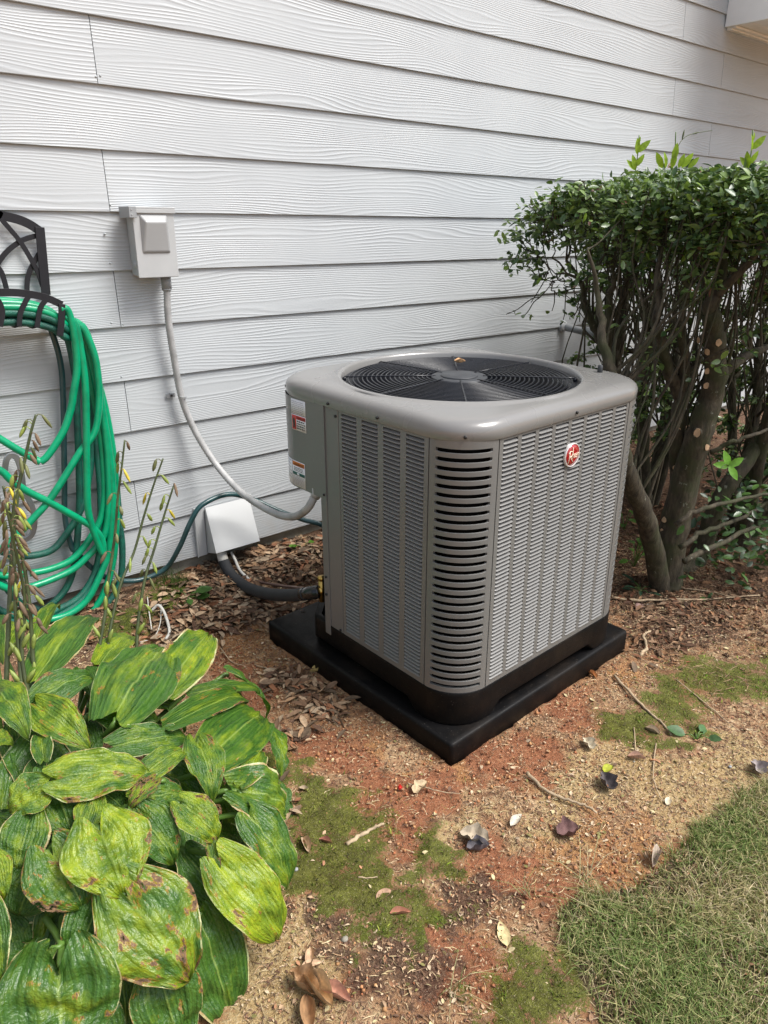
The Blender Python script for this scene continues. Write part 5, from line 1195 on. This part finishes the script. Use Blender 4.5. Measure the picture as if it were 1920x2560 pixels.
# weeds
def weed(base, n, h, L, label, seed, col=(.06, .15, .02), wk=1.2):
    rs = np.random.default_rng(seed); sp = []
    for i in range(n):
        a = rs.uniform(0, 6.28); P = np.array(base)+np.array([math.cos(a)*.03, math.sin(a)*.03, rs.uniform(.1, 1)*h]); sp.append((P, (math.cos(a), math.sin(a), rs.uniform(-.2, .4)), L*rs.uniform(.7, 1.2), (-.2, -.4, 1)))
    return sprig('weed', base, sp, label, 'weed', col=col, wk=wk)
weed(gr(470, 1500), 6, .06, .055, 'small broad-leaved weed growing by the foundation left of the black pipe', 31)
weed(gr(1585, 1420), 12, .16, .05, 'soft green weed growing between the unit and the leaning stem', 32, (.07, .16, .02))
weed(gr(1600, 1480), 8, .04, .06, 'dark spiky weed on the soil at the foot of the shrub', 33, (.025, .06, .03), .55)
weed(gr(757, 1375), 3, .03, .03, 'tiny lime green seedling in the dead leaves behind the unit', 34, (.12, .3, .02))
weed(gr(1740, 1850), 5, .02, .045, 'flat clover-like weed at the right beside the long stick', 35, (.08, .17, .06), 1.4)
weed(gr(1560, 1325), 7, .12, .045, 'green weed leaves rising beside the slotted right edge of the unit', 36, (.07, .17, .02))

# ================================================================== GROUND LITTER, MOSS, GRASS
def inpad(x, y, e=.445):
    dx, dy = x-UX-.0558, y-UY-.0574; return (np.abs(dx*cu+dy*su) < e) & (np.abs(-dx*su+dy*cu) < e)
def zones(n, spec):
    out = []
    for px, py, r, k in spec:
        c = gr(px, py)[:2]; out.append(c+rng.normal(0, r/1.6, (int(n*k), 2)))
    P = np.concatenate(out); P = P[P[:, 1] < .015]; P = P[~inpad(P[:, 0], P[:, 1])]; return P
LIT = [(560,1440,.12,.10),(480,1540,.10,.10),(620,1400,.12,.12),(700,1400,.14,.14),(760,1380,.12,.08),(560,1530,.08,.08),(640,1530,.07,.08),(430,1580,.08,.07),(720,1530,.06,.05),(760,1730,.06,.05),(810,1780,.055,.05),(700,1700,.05,.035),(720,1850,.04,.02),
       (1600,1500,.14,.05),(1740,1540,.18,.06),(1850,1480,.2,.06),(1650,1350,.25,.07),(1750,1250,.35,.08),(1900,1560,.15,.04),(1600,1600,.12,.04),(690,2030,.05,.012),(680,2120,.05,.012)]
P2 = np.concatenate([zones(2700, LIT), np.column_stack([rng.uniform(2.05, 5.0, 4500), rng.uniform(-1.48, -.02, 4500)]), np.column_stack([rng.uniform(.6, 2.2, 700), rng.uniform(-.42, .0, 700)])]); P2 = P2[~inpad(P2[:, 0], P2[:, 1])]; n = len(P2); Zs = np.array([gzn(a, b) for a, b in P2])
P3 = np.column_stack([P2, Zs+rng.uniform(.001, .014, n)])
a_ = rng.uniform(0, 6.28, n); X = np.column_stack([np.cos(a_), np.sin(a_), rng.normal(0, .22, n)]); N = rng.normal(0, .38, (n, 3))+np.array([0, 0, 1])
pal = np.array([(.33, .20, .11), (.20, .115, .065), (.46, .32, .20), (.11, .06, .036), (.27, .12, .06), (.40, .30, .20), (.16, .11, .07), (.24, .15, .09)])
col = pal[rng.integers(len(pal), size=n)]*rng.uniform(.7, 1.15, (n, 1))
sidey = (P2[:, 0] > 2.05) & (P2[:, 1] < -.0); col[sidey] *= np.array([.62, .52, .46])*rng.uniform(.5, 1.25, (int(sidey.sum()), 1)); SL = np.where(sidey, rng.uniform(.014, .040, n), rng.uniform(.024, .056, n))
scatter_leaves('leaf_litter', m_litter, P3, X, N, SL, col, None, .75)
# crumbs of soil and bark, straws
def crumbs(n, boxes, smin, smax, palette, name, mat):
    P = np.column_stack([rng.uniform(boxes[0], boxes[1], n), rng.uniform(boxes[2], boxes[3], n)]); P = P[~inpad(P[:, 0], P[:, 1], .442)]
    return P
def straw_mesh(name, P, Lm, wm, palette, mat, tilt=.15, thick=False, lift=.002):
    n = len(P); Z = np.array([gzn(a, b) for a, b in P])+lift; a = rng.uniform(0, 6.28, n); L = rng.uniform(.4, 1.0, n)*Lm; bend = rng.normal(0, .35, n)
    V = np.zeros((n, 6, 3)); dx, dy = np.cos(a), np.sin(a)
    for k, t in enumerate((-.5, 0, .5)):
        cx = P[:, 0]+dx*L*t+(-dy)*bend*L*(t*t); cy = P[:, 1]+dy*L*t+dx*bend*L*(t*t); cz = Z+(t+.5)*rng.normal(0, tilt, n)*L*.5+.0015*(k == 1)
        wk = wm*(1 if k == 1 else .6)*rng.uniform(.6, 1.2, n)
        V[:, 2*k] = np.column_stack([cx-dy*wk, cy+dx*wk, cz]); V[:, 2*k+1] = np.column_stack([cx+dy*wk, cy-dx*wk, cz+.0008])
    F = np.array([(0, 1, 3, 2), (2, 3, 5, 4)])[None]+(np.arange(n)*6)[:, None, None]
    me = bpy.data.meshes.new(name); me.from_pydata(V.reshape(-1, 3).tolist(), [], F.reshape(-1, 4).tolist())
    pc_ = np.array(palette)[rng.integers(len(palette), size=n)]*rng.uniform(.7, 1.2, (n, 1)); cc = np.repeat(pc_, 6, 0)
    at_ = me.color_attributes.new('Col', 'FLOAT_COLOR', 'POINT'); at_.data.foreach_set('color', np.concatenate([cc, np.ones((len(cc), 1))], 1).astype(np.float32).ravel())
    me.materials.append(mat); o = bpy.data.objects.new(name, me); C.objects.link(o); o['kind'] = 'stuff'; return o
def rndpts(n, x0=.3, x1=3.0, y0=-2.45, y1=-.0, dens=None):
    P = np.column_stack([rng.uniform(x0, x1, n), rng.uniform(y0, y1, n)]); P = P[~inpad(P[:, 0], P[:, 1])]
    if dens is not None: P = P[rng.random(len(P)) < dens(P)]
    return P
nocl = lambda P: 1-.6*sstep(.35, .6, field(CLAY, P[:, 0], P[:, 1]))*(1-.0)-.4*sstep(.4, .7, field(MOSS, P[:, 0], P[:, 1]))
straw_mesh('dry_straw', rndpts(34000, .4, 2.9, -2.4, -.0, nocl), .024, .0007, [(.40, .29, .17), (.32, .20, .11), (.50, .39, .23), (.16, .09, .055), (.42, .33, .17), (.10, .06, .04)], m_litter)
straw_mesh('pine_straw', rndpts(9000, 2.0, 4.2, -1.75, -.0), .05, .0007, [(.26, .15, .09), (.16, .09, .05), (.34, .22, .13), (.08, .05, .03)], m_litter, .3, lift=.012)
straw_mesh('bark_crumbs', rndpts(60000, .4, 2.9, -2.4, -.0, nocl), .009, .0014, [(.34, .22, .13), (.20, .11, .065), (.40, .28, .17), (.08, .045, .03), (.12, .06, .04), (.38, .20, .11), (.48, .36, .23)], m_litter)
# soil crumbs (little tetra lumps)
def lumps(name, P, r0, r1, palette):
    n = len(P); Z = np.array([gzn(a, b) for a, b in P]); r = rng.uniform(r0, r1, n)*rng.uniform(.4, 1, n)
    base = np.array([(1, 0, 0), (0, 1, 0), (-1, 0, 0), (0, -1, 0), (0, 0, 1), (0, 0, -1)], float); V = P_ = np.zeros((n, 6, 3)); jit = rng.uniform(.6, 1.3, (n, 6, 1))
    V = base[None]*jit*r[:, None, None]+np.column_stack([P, Z+r*.35])[:, None, :]
    f = np.array([(0, 1, 4), (1, 2, 4), (2, 3, 4), (3, 0, 4), (1, 0, 5), (2, 1, 5), (3, 2, 5), (0, 3, 5)]); F = f[None]+(np.arange(n)*6)[:, None, None]
    me = bpy.data.meshes.new(name); me.from_pydata(V.reshape(-1, 3).tolist(), [], F.reshape(-1, 3).tolist()); me.polygons.foreach_set('use_smooth', [True]*(n*8))
    pc_ = np.array(palette)[rng.integers(len(palette), size=n)]*rng.uniform(.7, 1.15, (n, 1)); cc = np.repeat(pc_, 6, 0)
    at_ = me.color_attributes.new('Col', 'FLOAT_COLOR', 'POINT'); at_.data.foreach_set('color', np.concatenate([cc, np.ones((len(cc), 1))], 1).astype(np.float32).ravel())
    me.materials.append(m_litter); o = bpy.data.objects.new(name, me); C.objects.link(o); o['kind'] = 'stuff'
clf = lambda P: np.clip(field(CLAY, P[:, 0], P[:, 1])*.5+field(ORNG, P[:, 0], P[:, 1])*1.0+.08+.7*np.exp(-np.maximum(0, np.maximum(np.abs((P[:, 0]-UX-.0558)*cu+(P[:, 1]-UY-.0574)*su), np.abs(-(P[:, 0]-UX-.0558)*su+(P[:, 1]-UY-.0574)*cu))-.44)/.03), 0, 1)
fp_ = rndpts(11000, .4, 2.9, -2.4, -.0, nocl); nf = len(fp_); fz = np.array([gzn(a, b) for a, b in fp_]); fa = rng.uniform(0, 6.28, nf)
scatter_leaves('leaf_fragments', m_litter, np.column_stack([fp_, fz+rng.uniform(.002, .006, nf)]), np.column_stack([np.cos(fa), np.sin(fa), rng.normal(0, .2, nf)]), rng.normal(0, .35, (nf, 3))+np.array([0, 0, 1]), rng.uniform(.005, .015, nf)*rng.uniform(.6, 1.2, nf), np.array([(.42, .28, .17), (.24, .14, .08), (.54, .42, .28), (.14, .08, .05), (.34, .17, .09), (.48, .40, .22), (.20, .18, .06)])[rng.integers(7, size=nf)]*rng.uniform(.7, 1.15, (nf, 1)), None, 1.2)
lumps('soil_crumbs', rndpts(6000, .4, 2.7, -2.4, -.1, lambda P: .5+0*P[:, 0]), .002, .006, [(.40, .24, .13), (.28, .14, .075), (.50, .34, .20), (.16, .08, .05)])
lumps('clay_crumbs', rndpts(16000, .5, 2.6, -2.3, -.1, clf), .002, .0072, [(.34, .13, .06), (.42, .20, .09), (.26, .10, .05), (.50, .27, .12)])
# moss tufts
def blades(name, P, h0, h1, w_, palette, mat, lean=.4, nseg=2, zoff=0.0):
    n = len(P); Z = np.array([gzn(a, b) for a, b in P])+zoff; a = rng.uniform(0, 6.28, n); h = rng.uniform(h0, h1, n); ln = np.abs(rng.normal(0, lean, n)); b = a+rng.normal(0, .9, n)
    dx, dy = np.cos(b), np.sin(b); wx, wy = -np.sin(a)*w_, np.cos(a)*w_
    V = np.zeros((n, 5, 3)); base = np.column_stack([P, Z])
    up = np.column_stack([dx*ln*h*.35, dy*ln*h*.35, h*.6]); tp = np.column_stack([dx*ln*h*1.1, dy*ln*h*1.1, h/np.sqrt(1+ln*ln)])
    wv = np.column_stack([wx, wy, 0*wx])
    V[:, 0] = base-wv; V[:, 1] = base+wv; V[:, 2] = base+up-wv*.8; V[:, 3] = base+up+wv*.8; V[:, 4] = base+tp
    F4 = (np.array([(0, 1, 3, 2)])[None]+(np.arange(n)*5)[:, None, None]).reshape(-1, 4).tolist(); F3 = (np.array([(2, 3, 4)])[None]+(np.arange(n)*5)[:, None, None]).reshape(-1, 3).tolist()
    me = bpy.data.meshes.new(name); me.from_pydata(V.reshape(-1, 3).tolist(), [], F4+F3)
    pc_ = np.array(palette)[rng.integers(len(palette), size=n)]*rng.uniform(.7, 1.25, (n, 1))
    if name == 'moss':
        nn_ = np.array([noise.noise(Vector((a*38, b*38, 4)))+.8*noise.noise(Vector((a*95, b*95, 6))) for a, b in P]); pc_ = pc_*np.clip(1.1+1.5*nn_, .25, 2.4)[:, None]; pc_[nn_ < -.35] *= np.array([1.3, .85, 1.0]); pc_[P[:, 0] > 1.7] *= np.array([.95, 1.25, .8])
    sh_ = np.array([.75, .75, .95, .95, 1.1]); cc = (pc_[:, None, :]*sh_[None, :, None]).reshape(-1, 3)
    at_ = me.color_attributes.new('Col', 'FLOAT_COLOR', 'POINT'); at_.data.foreach_set('color', np.concatenate([cc, np.ones((len(cc), 1))], 1).astype(np.float32).ravel())
    me.materials.append(mat); o = bpy.data.objects.new(name, me); C.objects.link(o); o['kind'] = 'stuff'; return o
mf_ = lambda P: np.clip(field(MOSS, P[:, 0], P[:, 1])*1.5-.75+1.1*np.array([noise.noise(Vector((a*22, b*22, 3))) for a, b in P])+.9*np.array([noise.noise(Vector((a*60, b*60, 9))) for a, b in P])-.1, 0, 1)
mp = rndpts(110000, .4, 2.7, -2.3, -.02, mf_)
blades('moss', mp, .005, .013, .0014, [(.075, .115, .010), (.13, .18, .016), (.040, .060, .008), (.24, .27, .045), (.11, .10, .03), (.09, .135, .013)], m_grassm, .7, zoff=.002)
# lawn
gp = np.column_stack([rng.uniform(.75, 2.9, 150000), rng.uniform(-2.5, -1.65, 150000)])
ed = np.array([noise.noise(Vector((a*14, b*14, 7))) for a, b in gp])*.05
ins_ = inpoly(gp[:, 0]+ed, gp[:, 1]+ed*.6); dn = np.array([noise.noise(Vector((a*7, b*7, 2))) for a, b in gp])
gp = gp[ins_ & (rng.random(len(gp)) < np.clip(.72+.9*dn, .25, 1))]
gn = np.array([noise.noise(Vector((a*5, b*5, 12))) for a, b in gp])
r9 = rng.normal(0, .28, len(gp)); gA = gp[gn+r9 > -.08]; gB = gp[gn+r9 <= .08]
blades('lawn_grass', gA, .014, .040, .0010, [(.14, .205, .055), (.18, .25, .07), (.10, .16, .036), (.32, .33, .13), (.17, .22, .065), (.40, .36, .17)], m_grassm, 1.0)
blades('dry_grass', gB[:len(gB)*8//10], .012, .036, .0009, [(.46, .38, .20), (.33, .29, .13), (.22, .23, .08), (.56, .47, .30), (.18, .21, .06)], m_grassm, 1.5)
far = np.column_stack([rng.uniform(.3, 5.5, 26000), rng.uniform(-4.4, -1.8, 26000)]); far = far[inpoly(far[:, 0], far[:, 1]) & ~((far[:, 0] < 2.9) & (far[:, 1] > -2.5))]
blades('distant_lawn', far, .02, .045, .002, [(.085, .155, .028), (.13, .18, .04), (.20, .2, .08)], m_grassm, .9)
# grass wisps by the wall
wp_ = gr(430, 1460)[:2]+rng.normal(0, .035, (160, 2)); wp_ = wp_[wp_[:, 1] < .0]
blades('wall_grass', wp_, .03, .08, .0007, [(.05, .10, .02), (.08, .14, .03)], m_grassm, .6)
for nm, (px, py), k in (('grass_wisp', (1320, 2235), 0), ('grass_wisp', (1460, 2195), 1), ('grass_wisp', (1130, 2480), 2)):
    c_ = gr(px, py)[:2]; o = blades(nm, c_+rng.normal(0, .008, (16, 2)), .03, .06, .0009, [(.34, .33, .16), (.22, .26, .09), (.45, .38, .22)], m_grassm, 2.2); del o['kind']
    tag(o, ['wisp of pale grass right of the dark rotted leaf', 'wisp of grass on bare clay just short of the lawn', 'wisp of straw coloured grass near the bottom of the picture'][k], 'grass')

# individual fallen leaves
def fleaf(px, py, L, wk, colr, label, ang=None, curl=.3, stand=.2, par=None, z=None, lobes=0, P=None):
    if P is None: P = gr(px, py)
    P = np.array(P, float)
    if z is None: z = gzn(P[0], P[1])+.004
    a = random.uniform(0, 6.28) if ang is None else rad(ang); m = M(); NU, NV = 10, 6; vs = []
    ph = random.uniform(0, 6)
    for i in range(NU+1):
        u = i/NU; hw = .5*wk*L*(math.sin(math.pi*u**.8)**.8+.02)*(1+.28*lobes*math.sin(u*16))
        for j in range(NV+1):
            v = -1+2*j/NV; x = (u-.5)*L; y = v*hw; zz = curl*L*.5*(v*v)*math.sin(math.pi*u)+stand*L*(u-.5)**2*1.4+.03*L*math.sin(u*9+ph)*v+.012*L*math.cos(v*6)
            vs.append((x*math.cos(a)-y*math.sin(a)+P[0], x*math.sin(a)+y*math.cos(a)+P[1], zz+z))
    fs = [(i*(NV+1)+j, i*(NV+1)+j+1, (i+1)*(NV+1)+j+1, (i+1)*(NV+1)+j) for i in range(NU) for j in range(NV)]
    m.add(vs, fs); m.c = [(*[c_*random.uniform(.8, 1.15) for c_ in colr], 1)]*len(vs)
    m.c = [(*[c_*(.85+.3*abs(math.sin(k*1.7))) for c_ in colr], 1) for k in range(len(vs))]
    o = m.build('fallen_leaf', m_litter, None, loc=(P[0], P[1], z)); tag(o, label, 'leaf'); return o
FL = [(1518, 1968, .065, .6, (.10, .085, .085), 'curled dark grey dead leaf on pale ground right of the unit', 60, .9, .8, 1),
 (1420, 2088, .062, .7, (.13, .07, .065), 'folded purple brown dead leaf in the middle right foreground', -20, 1.0, .6, 1),
 (1258, 2336, .060, .42, (.52, .42, .22), 'smooth yellow tan oval leaf near the bottom centre', 55, .15, .1, 0),
 (1290, 2058, .050, .4, (.50, .46, .38), 'pale papery leaf left of the purple brown one', 10, .5, .2, 0),
 (1185, 2100, .07, .7, (.36, .30, .22), 'crumpled tan leaf pile piece on the clay', 120, .8, .5, 1),
 (1195, 2125, .055, .5, (.12, .11, .12), 'twisted charcoal coloured leaf below the crumpled tan one', -30, 1.1, .7, 1),
 (960, 2242, .042, .55, (.32, .20, .13), 'round brown leaf lying on the green moss', 0, .4, .1, 0),
 (1000, 2288, .045, .32, (.36, .16, .10), 'narrow reddish leaf at the lower edge of the moss', -35, .6, .2, 0),
 (765, 2120, .05, .4, (.45, .33, .22), 'long tan leaf standing beside the hosta and moss', 75, .9, .3, 0),
 (815, 2110, .035, .35, (.30, .13, .09), 'small red brown leaf on the upper moss', -60, .7, .2, 0),
 (822, 1987, .030, .5, (.42, .34, .20), 'small tan oval leaf at the top of the moss', 5, .3, .1, 0),
 (762, 1978, .032, .45, (.36, .28, .19), 'pale leaf close to the right tip of the hosta', -70, .5, .2, 0),
 (775, 2400, .045, .38, (.46, .31, .19), 'tan leaf at the edge of the dark soil patch', 50, .5, .2, 0),
 (778, 2420, .042, .42, (.48, .34, .22), 'rounded tan leaf just under its twin by the dark soil', -20, .4, .2, 0),
 (760, 2470, .075, .45, (.38, .24, .13), 'curled brown leaf, left one of the group at the bottom', 100, 1.1, .5, 1),
 (795, 2490, .085, .35, (.52, .36, .20), 'long pointed tan leaf standing at the bottom centre left', 95, 1.2, .5, 0),
 (840, 2495, .065, .4, (.44, .24, .17), 'pinkish brown leaf, right one of the group at the bottom', -65, .8, .3, 0),
 (770, 2540, .07, .4, (.34, .20, .10), 'dark tan leaf at the very bottom edge', 60, .8, .3, 0),
 (1640, 2155, .060, .3, (.48, .40, .32), 'rolled pale brown leaf beside the lawn edge', 15, 1.3, .3, 0),
 (1895, 1930, .055, .7, (.30, .26, .25), 'crumpled grey leaf at the right edge above the lawn', 40, 1.0, .7, 1),
 (1590, 1900, .050, .32, (.40, .25, .18), 'narrow brown leaf at the foot of an upright straw', -50, .7, .2, 0),
 (1670, 2005, .032, .5, (.55, .47, .34), 'small cream leaf at the end of the thin twig', 20, .4, .2, 0),
 (1600, 1520, .055, .55, (.22, .14, .12), 'flat purple grey leaf beside the horizontal stick', 5, .4, .1, 0),
 (1480, 1690, .045, .35, (.45, .22, .09), 'orange brown leaf near the right corner of the pad', 80, .6, .2, 0),
 (1050, 1975, .055, .55, (.42, .32, .20), 'tan leaf on the red clay in front of the pad', 10, .6, .3, 1),
 (680, 2020, .05, .55, (.55, .5, .45), 'whitish dead leaf beside the hosta tip', 50, .9, .5, 1),
 (690, 1850, .05, .6, (.50, .46, .40), 'pale grey dead leaf curled at the clay edge', 30, .9, .6, 1),
 (795, 1680, .055, .35, (.55, .42, .16), 'yellow tan leaf leaning on the left side of the pad', 160, .7, .3, 0),
 (1520, 1925, .04, .6, (.28, .30, .03), 'small yellow green scrap of leaf above the dark grey leaf', 0, .4, .1, 0),
 (1470, 1870, .05, .6, (.50, .44, .33), 'pale torn leaf right of the red clay', 70, .8, .5, 1),
 (1630, 1830, .045, .4, (.36, .28, .19), 'brown leaf lying in the right hand moss', 100, .7, .3, 0)]
for t_ in FL: fleaf(t_[0], t_[1], t_[2], t_[3], t_[4], t_[5], t_[6], t_[7], t_[8], lobes=t_[9])
Pl = uw((.122, .114, 1.0)); fleaf(0, 0, .036, .55, (.62, .38, .20), 'small tan dry leaf lying on the fan grille', -40, .8, .5, P=Pl, z=1.056, lobes=1)
Pp = CAM+ray(757, 1535)*((.1755-CAM[2])/ray(757, 1535)[2]); fleaf(0, 0, .040, .4, (.34, .25, .20), 'brown leaf resting on the left end of the black pad', -30, .6, .2, P=Pp, z=.1765)
# sticks
def stick(pts, r, label, mat=m_twig, name='stick', dz=.006, k=5):
    P = [gr(x, y, dz) for x, y in pts]; P = [p+np.array([0, 0, r*.6]) for p in P]; Q = catmull(P, k); Q = [q+rng.normal(0, r*.25, 3) for q in Q]
    m = M(); m.tube(Q, [r*(1-.45*i/(len(Q)-1))*random.uniform(.85, 1.15) for i in range(len(Q))], 8); o = m.build(name, mat, None, loc=tuple(P[0])); tag(o, label, 'stick'); return o
stick([(868, 2112), (900, 2090), (930, 2075), (958, 2062)], .0052, 'short thick tan stick lying on the green moss')
stick([(1535, 1690), (1580, 1740), (1620, 1780), (1655, 1810), (1678, 1838)], .0048, 'long pale stick lying across the right hand moss')
stick([(1318, 1935), (1360, 1975), (1410, 2000), (1460, 2015), (1490, 2035)], .0050, 'pale exposed root or stick crossing the tan ground')
stick([(1530, 1497), (1600, 1503), (1680, 1500), (1760, 1500), (1900, 1490)], .0055, 'long horizontal stick behind the right corner of the pad')
stick([(1640, 1860), (1633, 1920), (1640, 1970), (1660, 2005)], .0020, 'thin bent twig standing right of the dark grey leaf')
stick([(1585, 1820), (1588, 1880), (1586, 1900)], .0018, 'short upright straw above the narrow brown leaf')
stick([(1600, 1640), (1615, 1620), (1610, 1590), (1625, 1580)], .0062, 'crooked pale stick near the right corner of the pad')
stick([(640, 1665), (680, 1675), (700, 1680)], .0022, 'thin root end on the orange soil, nearer the pad')
stick([(550, 1620), (580, 1655), (612, 1665)], .0020, 'thin root end on the orange soil, nearer the hosta')
stick([(1640, 1440), (1700, 1470), (1780, 1480), (1850, 1500)], .0036, 'thin brown twig under the shrub beside the soil')
stick([(1690, 1700), (1740, 1740), (1800, 1790), (1850, 1830)], .0022, 'wispy root at the right edge of the moss')
stick([(1020, 1960), (1060, 1968), (1100, 1980), (1150, 1985)], .0018, 'thin straw on the clay before the pad corner')
stick([(895, 2193), (920, 2196), (945, 2194)], .0018, 'pale straight straw on the moss')
# white cable scraps
def scrap(pts, r, label):
    P = [gr(x, y)+np.array([0, 0, z]) for x, y, z in pts]; m = M(); m.tube(catmull(P, 6), r, 8); o = m.build('cable_scrap', m_pvc, None, loc=tuple(P[0])); tag(o, label, 'cable')
scrap([(370, 1505, .02), (374, 1540, .02), (380, 1580, .01)], .0020, 'straight thin white cable scrap standing in the leaf litter')
scrap([(382, 1545, .03), (400, 1545, .05), (415, 1560, .04), (425, 1590, .02), (415, 1605, .01)], .0052, 'thick white curved pipe scrap in the leaf litter')
scrap([(405, 1530, .03), (402, 1570, .02), (385, 1600, .01), (350, 1612, .01)], .0016, 'thin white curling cable scrap beside the thick one')
P = gr(1000, 1974); m = M(); m.add([(P[0]-.006, P[1]-.004, P[2]+.004), (P[0]+.007, P[1]-.003, P[2]+.005), (P[0]+.005, P[1]+.006, P[2]+.012), (P[0]-.004, P[1]+.005, P[2]+.008), (P[0], P[1], P[2]-.002)], [(0, 1, 2, 3), (0, 4, 1), (1, 4, 2), (2, 4, 3), (3, 4, 0)])
o = m.build('plastic_scrap', m_redbit, None, loc=tuple(P)); tag(o, 'tiny red plastic scrap on the clay before the pad', 'scrap')
for (px, py, r, lab) in ((862, 2350, .008, 'small pale pebble on the mossy ground near the hosta'), (1585, 1905, .004, 'tiny white pebble by the narrow brown leaf'), (740, 2175, .006, 'small dark pebble beside the hosta leaf'), (1620, 1515, .010, 'grey pebble by the horizontal stick'), (1825, 1918, .006, 'white pebble at the right above the lawn')):
    P = gr(px, py); m = M(); n_ = 8; rings = [[(P[0]+r*s_*math.cos(2*math.pi*k/n_)*(1+.2*math.sin(k*2.3)), P[1]+r*s_*.8*math.sin(2*math.pi*k/n_), P[2]+h_*r) for k in range(n_)] for s_, h_ in ((.5, -.2), (1, .1), (.95, .5), (.55, .85))]
    m.loft(rings, True, True, True); o = m.build('pebble', m_conc if r != .006 else m_pvcg, None, loc=tuple(P)); tag(o, lab, 'pebble')
